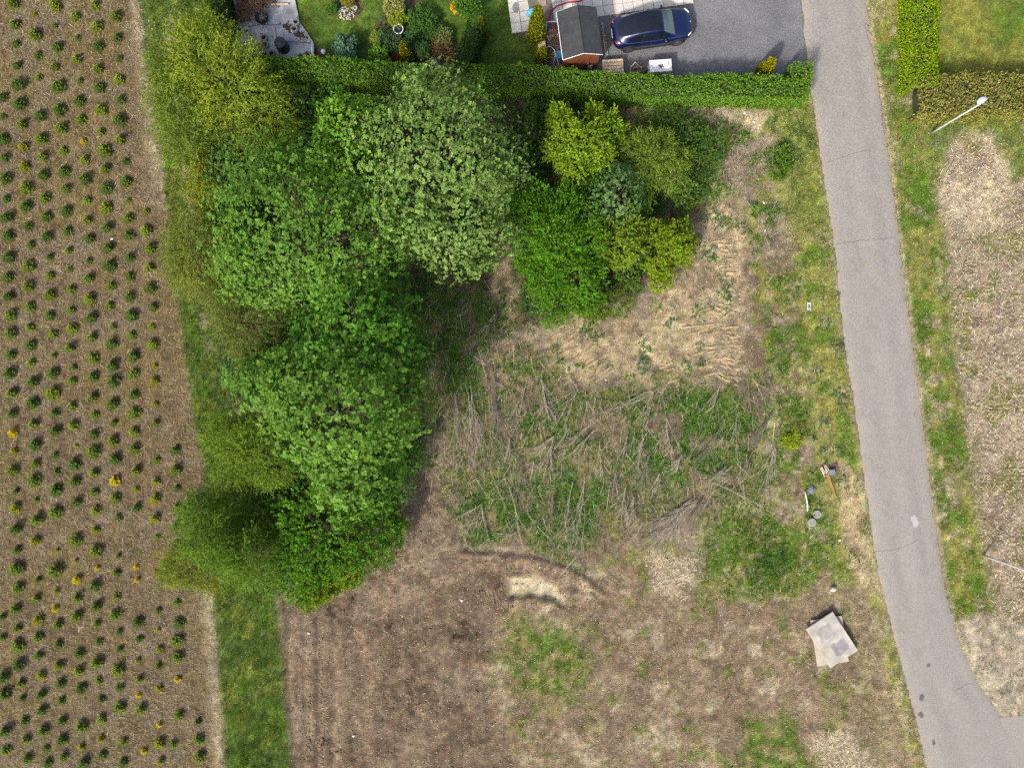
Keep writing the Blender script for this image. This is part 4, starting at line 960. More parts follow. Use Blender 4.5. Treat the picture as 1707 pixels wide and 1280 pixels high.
# ------------------------------------------------------------------ hedges
def hedge(name, label, path, hw, h, colr, seed, leaf=.085, dens=220, cols=None, rag=.05):
    """path in ground pixels; the hedge is a clipped solid core, coloured dark for the shade among its twigs, covered with leaf tufts"""
    rng = np.random.default_rng(seed)
    pts = np.array([P(*p)[:2] for p in path]); o0 = pts[0]
    seg = np.linalg.norm(np.diff(pts, axis=0), axis=1); cum = np.concatenate([[0], np.cumsum(seg)])
    def at(s):
        return np.stack([np.interp(s, cum, pts[:, 0]), np.interp(s, cum, pts[:, 1])], -1)
    def tan(s):
        return nrm(at(np.minimum(s + .3, cum[-1])) - at(np.maximum(s - .3, 0)))
    prof = [(-1, .05), (-1.0, .55), (-.93, .9), (-.75, 1.0), (0, 1.03), (.75, 1.0), (.93, .9), (1.0, .55), (1, .05)]
    ss = np.linspace(0, cum[-1], max(4, int(cum[-1] / .35))); mb = MB(); m = len(prof)
    for i, s in enumerate(ss):
        p = at(s); t = tan(s); nn = np.array([-t[1], t[0]])
        e = .6 if i in (0, len(ss) - 1) else .97
        for u, v in prof:
            k = 1 + (float(fbm(np.array(s + u), np.array(v * 3.), 1.1, 3, seed)) - .5) * .34
            q = p + nn * u * hw * .82 * k * e + t * (.3 if i == 0 else -.3 if i == len(ss) - 1 else 0); mb.v.append((q[0] - o0[0], q[1] - o0[1], v * h * .88 * k * e))
    for i in range(len(ss) - 1):
        for j in range(m - 1): mb.f.append((i * m + j, i * m + j + 1, (i + 1) * m + j + 1, (i + 1) * m + j))
    mb.f.append(tuple(range(m))); mb.f.append(tuple(reversed(range((len(ss) - 1) * m, len(ss) * m))))
    root = empty(name, (o0[0], o0[1], 0))
    mb.build('branches', HEDGECORE, root)
    plen = 2 * hw + 2 * h
    n = int((cum[-1] + .6) * plen * dens)
    s = rng.uniform(-.15, cum[-1] + .15, n); w = rng.uniform(0, plen, n)
    sc = np.clip(s, 0, cum[-1]); p = at(sc) + tan(sc) * (s - sc)[:, None]; t = tan(sc); nn = np.stack([-t[:, 1], t[:, 0]], 1)
    u = np.where(w < h, -1, np.where(w < h + 2 * hw, (w - h) / hw - 1, 1.)); v = np.where(w < h, w / h, np.where(w < h + 2 * hw, 1., (plen - w) / h))
    k = 1 + (fbm(s + u, v * 3, 1.1, 3, seed) - .5) * .34 + rng.normal(0, rag, n)
    rc = 1 - .08 * (np.abs(u) * v) ** 6
    pos = np.stack([p[:, 0] + nn[:, 0] * u * hw * k * rc - o0[0], p[:, 1] + nn[:, 1] * u * hw * k * rc - o0[1], v * h * k * rc], 1)
    side = (np.abs(u) >= .999)[:, None]
    outn = np.where(side, np.concatenate([nn * np.sign(u)[:, None], np.full((n, 1), .35)], 1), np.array([0, 0, 1.]))
    Vs = []; Cs = []
    tint = pick(cols or [colr], n, rng, None, .2, .07)
    for j in range(3):
        d = nrm(outn * .8 + rng.normal(0, .75, (n, 3))); L = leaf * rng.uniform(.7, 1.4, n)
        Vs.append(leaves(pos, d, outn + rng.normal(0, .4, (n, 3)), L, L * rng.uniform(.45, .7, n), .15)); Cs.append(tint * (1 + rng.uniform(-.15, .15, (n, 1))))
    quads('foliage', np.concatenate(Vs), np.concatenate(Cs), LEAF, root)
    tag(root, label, 'hedge'); return root
HEDGECORE = plain('hedge_twig_shade', (.045, .055, .022), .95, var=.5, scale=14, bump=.6)  # twig colour darkened to hold the shade seen between the leaves
HG = [(.13, .25, .03), (.10, .20, .027), (.165, .285, .036)]
hedge('clipped_hedge', 'long clipped green hedge along the south side of the driveway', [(772, 147), (880, 149), (970, 156), (1030, 164), (1110, 165), (1200, 163), (1326, 166)], .58, 1.8, HG[0], 51, cols=HG)
hedge('clipped_hedge', 'short hedge stub at the driveway entrance beside the lane', [(1317, 156), (1318, 130)], .5, 1.75, HG[0], 52, cols=HG)
hedge('clipped_hedge', 'clipped green hedge behind the grey membrane, next to the willow', [(428, 133), (560, 137), (715, 145)], .55, 1.9, HG[0], 53, cols=HG)
hedge('clipped_hedge', 'dark narrow hedge dividing the two garden lawns', [(797, 62), (784, 100), (768, 138)], .45, 1.8, (.05, .11, .022), 54, cols=[(.055, .12, .022), (.04, .09, .02)])
hedge('clipped_hedge', 'dark hedge between the grass strip and brown brushwood pile', [(368, -60), (374, 0), (386, 62)], .42, 1.6, (.05, .11, .022), 55, cols=[(.055, .12, .022), (.04, .09, .02)])
hedge('lime_hedge', 'lime green hedge running beside the eastern lane verge', [(1516, -60), (1518, 60), (1519, 160)], .72, 1.5, (.16, .24, .02), 56, cols=[(.21, .32, .02), (.26, .35, .026), (.165, .26, .02)])
hedge('mixed_hedge', 'brown and olive hedge behind the upper lamp post', [(1512, 177), (1600, 172), (1780, 168)], 1.0, 1.5, (.16, .15, .04), 57, leaf=.1, dens=190, rag=.10, cols=[(.25, .235, .06), (.27, .22, .07), (.19, .23, .045), (.24, .28, .055), (.34, .31, .12)])
# ------------------------------------------------------------------ felled branches
def branch_obj(px0, py0, px1, py1, forks, dens, grey, seed, thick=1.0):
    """a cut branch: butt at (px0, py0), tip at (px1, py1), side shoots fanning towards the tip"""
    r = random.Random(seed)
    x0, y0, _ = P(px0, py0); x1, y1, _ = P(px1, py1)
    L = math.hypot(x1 - x0, y1 - y0) * r.uniform(.95, 1.2); mb = MB()
    def zz(x, y, h): return float(zg(x, y)) + h
    def shoot(p, ang, ln, rad, lvl, h):
        n = max(3, int(ln / .3)); path = []; rd = []; x, y = p; a = ang; bend = r.uniform(-.12, .12)
        for i in range(n + 1):
            t = i / n; path.append((x - x0, y - y0, zz(x, y, h * (1 - .6 * t) + rad * .6 + .03))); rd.append(max(.006, rad * (1 - .75 * t)))
            a += bend / n * 2 + r.uniform(-.14, .14) * (1 if lvl else .6); x += math.cos(a) * ln / n; y += math.sin(a) * ln / n
        mb.tube(path, rd, 5 if lvl == 0 else 4, cap=(lvl == 0))
        if lvl < 2:
            kk = int(forks * r.uniform(.5, 1.5) + .5) if lvl == 0 else max(1, int(dens * ln * 2.2))
            for j in range(kk):
                t = r.uniform(.02, .5) if lvl == 0 else r.uniform(.35, .95); q = path[int(t * n)]
                shoot((q[0] + x0, q[1] + y0), ang + bend * t * 2 + r.choice((-1, 1)) * abs(r.gauss(0, .2 if lvl == 0 else .32)), (ln * (1 - t) * r.uniform(.55, 1.15) if lvl == 0 else ln * r.uniform(.12, .35)) + .15, rd[int(t * n)] * r.uniform(.5, .8), lvl + 1, h + r.uniform(0, .22))
    shoot((x0, y0), math.atan2(y1 - y0, x1 - x0), L, .013 * r.uniform(.7, 1.5) * thick * (1 + .15 * min(L, 5)), 0, r.uniform(.12, .3))
    o = mb.build('cut_branch', TWIG_GREY if grey else TWIG)
    o.location = (x0, y0, 0)
    return o
BR = []
def brs(ox, oy, sc, items):
    for it in items:
        x0, y0, x1, y1 = it[:4]; f = it[4] if len(it) > 4 else 3; g = it[5] if len(it) > 5 else 0
        BR.append((ox + x0 / sc, oy + y0 / sc, ox + x1 / sc, oy + y1 / sc, f, g))
brs(680, 480, 4.266, [(380, 75, 300, 240, 3, 1), (625, 185, 495, 355, 5), (630, 170, 600, 420, 6, 1), (235, 255, 205, 620, 3, 1), (497, 425, 575, 650, 2), (315, 740, 90, 1085, 2), (335, 745, 385, 1120, 6), (450, 700, 520, 1280, 6), (430, 745, 490, 1100, 4), (610, 610, 620, 1120, 11, 1), (600, 650, 700, 720, 2), (845, 650, 770, 950, 3), (945, 650, 1000, 940, 7), (1140, 630, 1205, 720, 0), (1215, 715, 1030, 1020, 8), (845, 870, 790, 1020, 2), (885, 970, 830, 1070, 2), (1035, 1050, 850, 1200, 8), (1285, 975, 1085, 1150, 4), (1320, 1010, 1130, 1200, 4), (725, 1065, 700, 1270, 3)])
brs(680, 700, 4.924, [(690, 430, 745, 700, 3), (605, 685, 410, 830, 2), (605, 690, 640, 940, 4), (830, 540, 985, 1045, 3), (870, 340, 840, 560, 1), (965, 730, 1070, 925, 2), (800, 470, 690, 560, 1), (1190, 150, 1110, 470, 7), (1450, 460, 1410, 940, 8), (1350, 500, 1320, 780, 3), (1310, 720, 1275, 900, 2), (1570, 170, 1550, 490, 4), (930, 330, 920, 640, 9, 1), (1190, 600, 1180, 790, 9, 1), (670, 960, 530, 1050, 1), (460, 1000, 600, 1110, 2), (905, 910, 720, 990, 3)])
brs(960, 480, 4.267, [(545, 730, 250, 800, 3), (545, 735, 410, 980, 3), (490, 740, 260, 900, 2), (640, 930, 640, 1160, 6), (1025, 680, 895, 975, 2), (1240, 640, 1340, 780, 5), (1220, 660, 1180, 860, 4, 1), (1140, 880, 1090, 1180, 5), (1020, 985, 860, 1220, 10, 1), (360, 1050, 310, 1230, 3), (415, 1020, 380, 1180, 3), (470, 1010, 450, 1250, 2), (1380, 895, 1250, 1080, 11, 1), (1400, 1135, 1380, 1250, 3), (910, 1010, 800, 1170, 3), (740, 1190, 700, 1270, 4), (600, 740, 560, 900, 3)])
brs(980, 700, 4.266, [(970, 325, 800, 500, 5), (890, 445, 1360, 630, 3), (730, 560, 390, 810, 4), (770, 565, 460, 880, 11), (800, 570, 680, 800, 7, 1), (1310, 195, 1265, 540, 7), (655, 240, 600, 360, 6), (430, 245, 370, 470, 8, 1), (190, 375, 180, 550, 9, 1), (260, 470, 230, 740, 9), (500, 375, 440, 530, 3), (1080, 290, 1060, 480, 4), (1110, 240, 1130, 430, 6, 1), (1020, 320, 900, 420, 5), (410, 90, 310, 260, 3), (320, 540, 290, 720, 3)])
brs(900, 380, 1.0, [(1130 - 900 + 5, 455 - 380, 250, 100, 6, 1), (150, 60, 118, 110, 5, 1)])
BO = []
for i, (a, b, c, d_, f, g) in enumerate(BR):
    o = branch_obj(a, b, c, d_, f, .9, g, 300 + i); BO.append((a, b, c, d_, f, g, o))
band_names = ['nearest the big maples', 'second from the big maples', 'third from the big maples', 'third from the lane', 'second from the lane', 'nearest the lane']
edges = [0, 800, 880, 960, 1060, 1170, 9999]
for bi in range(6):
    grp = sorted([q for q in BO if edges[bi] <= (q[0] + q[2]) / 2 < edges[bi + 1]], key=lambda q: q[1])
    for j, (a, b, c, d_, f, g, o) in enumerate(grp):
        ln = math.hypot(c - a, d_ - b)
        desc = ('long ' if ln > 75 else 'short ' if ln < 38 else '') + ('grey ' if g else 'pale ') + ('bushy ' if f >= 7 else 'forked ' if f >= 3 else 'bare ')
        tag(o, '%scut branch, %s down in the file %s' % (desc, ordw(j), band_names[bi]), 'branch', 'felled branches on the cleared ground')

# ------------------------------------------------------------------ materials for made things
WOOD = plain('raw_timber', (.66, .50, .31), .8, var=.25, scale=8)
WOODG = plain('grey_timber', (.30, .25, .20), .85, var=.35, scale=8)
CONC = plain('concrete', (.38, .36, .325), .9, var=.25, scale=10, bump=.3)
CONCB = plain('brown_concrete', (.27, .21, .165), .9, var=.3, scale=10, bump=.3)
BLACKP = plain('black_plastic', (.022, .023, .026), .5, var=.3)
WHITEP = plain('white_plastic', (.72, .72, .70), .45, var=.10)
GALV = plain('galvanised_steel', (.55, .57, .60), .45, metal=.35, var=.12)
ROOFF = plain('roof_felt', (.048, .049, .054), .9, var=.3, scale=2.5, bump=.35, fine=70)
REDWOOD = plain('stained_boards', (.20, .062, .026), .7, var=.3, scale=5)
BLUEP = plain('blue_plastic', (.03, .33, .62), .5, var=.2)
CYAN = plain('cyan_plastic', (.12, .50, .70), .5, var=.25)
REDP = plain('red_hose', (.42, .02, .03), .45, var=.2)
GOLD = plain('yellow_petal', (.75, .42, .02), .6)
DARK = plain('rubber_and_hole_shade', (.018, .018, .018), .8)
ORANGE = plain('orange_timber', (.42, .21, .08), .75, var=.3)
PEB = plain('pale_pebble', (.50, .45, .38), .85, var=.3, scale=20)
SLATE = plain('slate_cloth', (.14, .155, .18), .8, var=.3)

# ------------------------------------------------------------------ garden corner with membrane
tarp = MB(); gridn = 26
tp = [(396, -60), (490, -60), (492, 0), (500, 38), (514, 58), (524, 74), (524, 102), (397, 102), (393, 45)]
bm_ = bmesh.new(); bm_.faces.new([bm_.verts.new((P(*p)[0], P(*p)[1], .03)) for p in tp])
for ax in (0, 1):
    for q in np.arange(-30, 30, .22):
        co = [0, 0, 0]; no = [0, 0, 0]; co[ax] = q; no[ax] = 1
        bmesh.ops.bisect_plane(bm_, geom=bm_.verts[:] + bm_.edges[:] + bm_.faces[:], plane_co=co, plane_no=no)
for v in bm_.verts: v.co.z += .07 * float(fbm(np.array(v.co.x), np.array(v.co.y), 1.3, 3, 77))
bmesh.ops.recalc_face_normals(bm_, faces=bm_.faces[:])
me = bpy.data.meshes.new('weed_membrane'); bm_.to_mesh(me); bm_.free(); me.materials.append(TARP)
if me.polygons[0].normal.z < 0: me.flip_normals()
o = link_mesh('weed_membrane', me); tag(o, 'grey weed membrane sheet spread in the garden corner', 'membrane')
def tarp_z(px, py): return .03 + .07 * float(fbm(np.array(P(px, py)[0]), np.array(P(px, py)[1]), 1.3, 3, 77))
for k_, pts_ in enumerate([[(395, 46), (412, 47), (432, 43), (452, 43), (470, 42), (488, 43)], [(436, 98), (437, 84), (436, 72)], [(398, 73), (412, 72), (424, 71)], [(470, 70), (486, 71), (505, 72), (519, 74)]]):
    m = MB(); m.tube([(*P(a_, b_)[:2], tarp_z(a_, b_) + .01) for a_, b_ in pts_], .022, 5); m.build('fold', plain('membrane_fold', (.16, .16, .175), .7), o)
spill = MB(); rr2 = random.Random(77)
for i in range(260):
    t_ = rr2.random(); px, py = 474 + 32 * t_ + rr2.gauss(0, 3.2), 44 + 20 * t_ + rr2.gauss(0, 3.0); s = rr2.uniform(.02, .06); p = P(px, py)
    spill.lathe((p[0], p[1], tarp_z(px, py)), [(s, 0), (s * .8, s * .5), (s * .1, s * .8)], 6, rr2.uniform(.7, 1.5), rr2.uniform(.7, 1.3))
q = spill.build('soil_spill', plain('spilt_soil', (.085, .058, .045), .95, var=.4)); tag(q, 'dark spilt soil along the lawn edge of the membrane', 'soil', kind='stuff')
for i, (a_, b_, c_, d_, lab) in enumerate([(434, 57, 446, 65, 'short dark stick beside the brown two-hole block'), (414, 72, 428, 71, 'dark stick on the membrane below the pale block'), (452, 62, 462, 66, 'thin stick touching the grey plank')]):
    m = MB(); m.tube([(*P(a_, b_)[:2], tarp_z(a_, b_) + .03), (*P(c_, d_)[:2], tarp_z(c_, d_) + .03)], .02, 5); q = m.build('stick', TWIG_GREY); tag(q, lab, 'stick')
mb = MB(); cm_ = MB()
def block(px, py, rz, mat, label):
    """hollow two-hole block"""
    root = MB(); ring = []
    for s in (-1, 1):
        c = (s * .13, 0, 0); prof = [(.135, 0), (.14, .03), (.14, .2), (.125, .22), (.085, .22), (.08, .2), (.08, .01)]
        root.lathe(c, prof, 14, cap0=False, cap1=False)
    hb = MB()
    for s in (-1, 1): hb.lathe((s * .13, 0, .06), [(.083, 0), (.083, .01)], 12)  # dark discs set in the holes, painting the shade inside them
    o = root.build('hollow_block', mat, None, True); hb.build('hole', DARK, o); x, y, z = P(px, py, .2); o.location = (x, y, .07); o.rotation_euler = (0, 0, rz); o.scale = (1.6, 1.6, 1)
    tag(o, label, 'block', 'hollow blocks weighing down the membrane')
block(404.8, 51, -.2, CONC, 'pale two-hole block near the brushwood pile on grey membrane')
block(441, 69.4, 1.7, CONCB, 'brown two-hole block beside the thin plank')
block(428, 85, .4, CONC, 'two-hole block nearest the willow on grey membrane')
block(447, 91, .1, CONCB, 'brown two-hole block half under the hedge')
block(492, 43, 1.35, CONC, 'pale two-hole block at the lawn edge')
block(507, 94.5, .3, CONCB, 'two-hole block between the black bin and white pipe')
m = MB(); m.lathe((0, 0, 0), [(.22, 0), (.36, .12), (.41, .28), (.40, .30), (.34, .16), (.2, .06), (.01, .05)], 24, cap1=False)
bowl = m.build('fire_bowl', BLACKP, None, True); x, y, z = P(437, 31, .2); bowl.location = (x, y, .06); tag(bowl, 'black round fire bowl with charred sticks inside', 'fire bowl')
m = MB(); rr2 = random.Random(8)
for i in range(22):
    a = rr2.uniform(0, 6.28); r1 = rr2.uniform(0, .2); L = rr2.uniform(.1, .3); c = Vector((math.cos(a) * r1, math.sin(a) * r1, .1 + rr2.uniform(0, .12)))
    d = Vector((rr2.uniform(-1, 1), rr2.uniform(-1, 1), rr2.uniform(-.2, .3))).normalized() * L / 2; m.tube([c - d, c + d], .014, 4)
m.build('charred_sticks', WOODG, bowl)
root = empty('compost_bin', P(474, 82)); root.location.z = .04
m = MB(); m.lathe((0, 0, 0), [(.36, 0), (.36, .3), (.33, .65), (.32, .7)], 24); m.build('bin_body', BLACKP, root, True)
m = MB(); m.lathe((0, 0, .7), [(.34, 0), (.34, .04), (.28, .06), (.14, .07), (.12, .10), (.02, .11)], 24); m.build('lid', plain('bin_lid', (.045, .048, .055), .45), root, True)
tag(root, 'black round compost bin with lid on grey membrane', 'compost bin')
m = MB(); m.box((0, 0, 0), (.17, 1.75, .04)); o = m.build('plank', plain('weathered_plank', (.46, .40, .35), .85, var=.2)); p = P(460.5, 72); o.location = (p[0], p[1], .12); o.rotation_euler = (0, 0, .15); tag(o, 'thin grey plank lying across the membrane beside the bin', 'plank')
m = MB(); m.tube([P(520.5, 73, .12), P(520.8, 85, .12), P(520.6, 104, .12)], .1, 14); o = m.build('white_pipe', WHITEP, None, True); tag(o, 'white plastic pipe lying at the membrane edge', 'pipe')
m = MB(); m.lathe((0, 0, 0), [(.07, 0), (.08, .02), (.08, .2), (.05, .25), (.03, .27), (.03, .3)], 12); o = m.build('canister', WHITEP, None, True); p = P(487, 52.5, .2); o.location = (p[0], p[1], .05); tag(o, 'small white canister beside the pale block at the lawn edge', 'canister')
for (px, py, s, lab) in ((498.6, 66.5, .11, 'pale round stone by the lawn edge, larger of two'), (505, 66, .08, 'brownish stone by the lawn edge, smaller of two'), (516, 70, .08, 'small white stone above the white pipe')):
    m = MB(); m.lathe((0, 0, 0), [(s * .6, 0), (s, s * .3), (s * .8, s * .8), (s * .2, s)], 9, 1.1, .9); o = m.build('stone', PEB, None, True); p = P(px, py); o.location = (p[0], p[1], .05); tag(o, lab, 'stone')
# brushwood pile
m = MB(); rr2 = random.Random(9); pile = [(393, -30), (470, -30), (456, 3), (440, 14), (424, 20), (416, 35), (394, 38)]
pa = np.array(pile)
cnt = 0
while cnt < 420:
    px, py = rr2.uniform(390, 475), rr2.uniform(-30, 40)
    if inpoly(pile, np.array([px]), np.array([py]), 1)[0] < .5: continue
    cnt += 1; h = rr2.uniform(.06, .45); x, y, z = P(px, py, h); a = rr2.uniform(0, 6.28); L = rr2.uniform(.15, .5)
    d = Vector((math.cos(a), math.sin(a), rr2.uniform(-.2, .3))) * L; m.tube([Vector((x, y, h)) - d, Vector((x, y, h)) + d], rr2.uniform(.008, .03), 4)
o = m.build('brushwood_pile', plain('brown_brush', (.20, .115, .065), .85, var=.5, scale=3)); tag(o, 'heap of brown brushwood on the membrane by the dark hedge', 'brushwood')
m = MB(); m.tube([P(390, -12, .15), P(392, 6, .12), P(397, 16, .1)], [.13, .12, .1], 10); o = m.build('grey_pipe', plain('grey_plastic', (.30, .33, .38), .6), None, True); tag(o, 'bent grey plastic pipe beside the brushwood heap', 'pipe')
m = MB(); m.box((0, 0, 0), (1.1, .1, .05)); o = m.build('plank', WOOD); p = P(467, 10); o.location = (p[0], p[1], .16); o.rotation_euler = (0, 0, .03); tag(o, 'short raw plank at the top of the membrane', 'plank')

# ------------------------------------------------------------------ garden beds
def small(name, label, cat, px, py, r, z, rz, style, c, leaf, per, ncl, seed, k=5, **kw):
    return plant(name, label, cat, [(px, py, r, z, rz)], style, c, leaf, per, ncl, seed, k, .02, stem='stem', crown_name='foliage', **kw)
small('garden_shrub', 'blue-green rounded shrub between the lawn and hedge', 'shrub', 578, 84, 21, .7, .55, 'rosette', (.10, .185, .105), .1, 40, 20, 401)
small('garden_shrub', 'fresh green shrub beside the golden conifer near the hedge', 'shrub', 632, 92, 13, .6, .5, 'scatter', (.12, .23, .03), .09, 44, 12, 402)
small('garden_shrub', 'grey-green leafy perennial above the fresh green shrub', 'perennial', 648, 72, 17, .45, .35, 'scatter', (.075, .135, .05), .09, 44, 14, 403)
small('garden_shrub', 'bright yellow-green shrub above the white-rimmed pot', 'shrub', 664, 33, 12, .45, .4, 'scatter', (.22, .29, .03), .09, 44, 12, 404)
small('garden_shrub', 'pale variegated shrub at the tip of the long bed', 'shrub', 657, 14, 14, .6, .5, 'scatter', (.32, .32, .10), .09, 44, 12, 405)
small('garden_shrub', 'deep green mound along the eastern edge of the long bed', 'shrub', 702, 34, 19, .5, .4, 'scatter', (.075, .165, .032), .08, 54, 18, 406)
small('garden_shrub', 'green foliage mound east of the white-rimmed pot', 'shrub', 714, 52, 15, .4, .35, 'scatter', (.06, .135, .03), .08, 50, 14, 407)
small('garden_shrub', 'leafy green clump right under the deep green mound', 'shrub', 703, 84, 13, .4, .35, 'rosette', (.075, .16, .04), .09, 36, 10, 408)
small('garden_shrub', 'low dark foliage beside the pot and golden conifer', 'shrub', 690, 66, 13, .3, .25, 'scatter', (.05, .10, .03), .08, 44, 12, 409)
small('flower_clump', 'spiky clump with rusty orange flowers by the dividing hedge', 'flowers', 736, 80, 15, .45, .35, 'spray', (.22, .13, .06), .12, 26, 7, 410, hue=.3)
small('garden_shrub', 'pale green strappy leaves above the rusty orange flowers', 'perennial', 738, 62, 12, .4, .3, 'spray', (.18, .23, .07), .13, 44, 8, 411)
small('garden_shrub', 'large round bright green shrub at the top of the lawn', 'shrub', 781, 4, 17, .8, .6, 'scatter', (.095, .21, .03), .09, 60, 18, 412)
small('garden_shrub', 'green shrub on the western side of the round stone bed', 'shrub', 554, 16, 8, .35, .3, 'scatter', (.08, .18, .03), .07, 40, 9, 413)
small('garden_shrub', 'golden shrub at the top of the round stone bed', 'shrub', 580, 2, 9, .35, .3, 'scatter', (.28, .26, .05), .07, 40, 9, 414)
small('flower_clump', 'single orange-yellow flower clump at the lawn top', 'flowers', 759, 13, 5, .3, .2, 'scatter', (.75, .40, .02), .07, 26, 5, 415)
small('garden_shrub', 'yellow-green sprig at the western tip of the pot bed', 'perennial', 627, 62, 8, .3, .25, 'spray', (.20, .25, .04), .1, 30, 6, 416)
def conifer(label, px, py, h, r, c, seed, n=1500):
    rng = np.random.default_rng(seed); x, y, z = P(px, py); root = empty('columnar_conifer', (x, y, float(zg(x, y))))
    t = rng.uniform(0, 1, n) ** 1.25; a = rng.uniform(0, 6.283, n)
    rad = r * np.sqrt(np.clip(1 - t, 0, 1)) * (.35 + .65 * np.minimum(1, t * 6 + .45)) * rng.uniform(.75, 1.1, n)
    pos = np.stack([rad * np.cos(a), rad * np.sin(a), t * h], 1); out = np.stack([np.cos(a), np.sin(a), np.full(n, .5)], 1)
    Vs = []; Cs = []; base = pick([c, tuple(k * .72 for k in c), tuple(k * 1.2 for k in c)], n, rng)
    for j in range(3):
        d = nrm(np.stack([np.cos(a) * .5, np.sin(a) * .5, np.ones(n)], 1) + rng.normal(0, .35, (n, 3))); L = rng.uniform(.08, .17, n)
        Vs.append(leaves(pos, d, out + rng.normal(0, .4, (n, 3)), L, L * .5, .1)); Cs.append(base * (1 + rng.uniform(-.15, .15, (n, 1))))
    quads('foliage', np.concatenate(Vs), np.concatenate(Cs), NEEDLE, root)
    m = MB(); m.lathe((0, 0, 0), [(r * .55, 0), (r * .72, h * .12), (r * .55, h * .5), (r * .2, h * .88), (.01, h * .95)], 10); m.build('branches', HEDGECORE, root)  # solid inner core, dark for the shade behind the foliage
    tag(root, label, 'conifer'); return root
conifer('slim golden conifer beside the white-rimmed garden pot', 680, 101, 2.0, .36, (.25, .25, .02), 421)
conifer('tallest golden conifer between the paving and the shed', 893, 66, 3.6, .50, (.23, .26, .025), 422, 2600)
conifer('small golden conifer between shed clutter and hedge', 903, 103, 1.6, .40, (.23, .25, .025), 423)
conifer('yellow-green conifer on the lawn by the dividing hedge', 805, 63, 2.1, .36, (.20, .23, .03), 424)
conifer('golden conifer at the driveway end of the long hedge', 1268, 126, 2.0, .46, (.27, .25, .02), 425)
root = empty('garden_pot', P(667, 58)); root.location.z = .0
m = MB(); m.lathe((0, 0, 0), [(.2, 0), (.27, .5), (.30, .62), (.30, .66), (.255, .66), (.25, .58)], 24, cap1=False); m.build('pot_wall', plain('pot_glaze', (.62, .63, .66), .4, var=.1), root, True)
m = MB(); m.lathe((0, 0, .55), [(.25, 0), (.12, .015), (.01, .02)], 20); m.build('water', plain('dark_water', (.02, .022, .03), .15), root)
tag(root, 'dark-filled garden pot with white rim in the long bed', 'pot')
for px, py, lab in ((543, 94, 'white bollard lamp beside the white pipe'),):
    root = empty('bollard_lamp', P(px, py)); m = MB(); m.lathe((0, 0, 0), [(.08, 0), (.08, .5)], 12); m.build('post', GALV, root, True)
    m = MB(); m.lathe((0, 0, .5), [(.14, 0), (.15, .05), (.12, .12), (.04, .15)], 14); m.build('cap', WHITEP, root, True); tag(root, lab, 'lamp')
m = MB(); m.lathe((0, 0, 0), [(.13, 0), (.14, .12), (.13, .14), (.07, .14), (.06, .05)], 16, cap1=False); o = m.build('stone_ring', CONC, None, True); p = P(593, 15.5); o.location = (p[0], p[1], .02); tag(o, 'round concrete ring at the edge of the stone bed', 'ring')
m = MB(); m.lathe((0, 0, 0), [(.16, 0), (.17, .2), (.11, .35), (.13, .5), (.10, .62), (.02, .68)], 12, .9, 1.1); o = m.build('white_stone', plain('lichen_stone', (.55, .53, .50), .85, var=.3), None, True); p = P(673, 14); o.location = (p[0], p[1], 0); tag(o, 'upright white stone at the tip of the long bed', 'stone')
rr2 = random.Random(31); peb = MB()
for i in range(120):
    a = rr2.uniform(0, 6.28); q = math.sqrt(rr2.random()); px, py = 579 + 15 * q * math.cos(a), 22 + 13 * q * math.sin(a); s = rr2.uniform(.03, .07); p = P(px, py)
    peb.lathe((p[0], p[1], float(zg(p[0], p[1])) + .01), [(s * .6, 0), (s, s * .4), (s * .6, s * .9), (s * .1, s)], 7, rr2.uniform(.8, 1.3), rr2.uniform(.7, 1.1))
o = peb.build('pebbles', PEB, None, True); tag(o, 'pale pebbles heaped in the round garden bed', 'pebbles', kind='stuff')
m = MB(); v_ = []; rng_ = np.random.default_rng(4)
for j in range(6):
    for i in range(6):
        p = P(722 + i * 2.2 + j * .4, 98 + j * 3.2 - i * .3); v_.append((p[0], p[1], .12 + .2 * math.sin(i * .8) * math.sin(j * .6) + rng_.uniform(0, .04)))
m.add(v_, [(j * 6 + i, (j + 1) * 6 + i, (j + 1) * 6 + i + 1, j * 6 + i + 1) for j in range(5) for i in range(5)])
o = m.build('grey_sheet', plain('grey_sheeting', (.30, .32, .36), .6)); tag(o, 'crumpled grey sheet between the pale maple and garden bed', 'sheet')

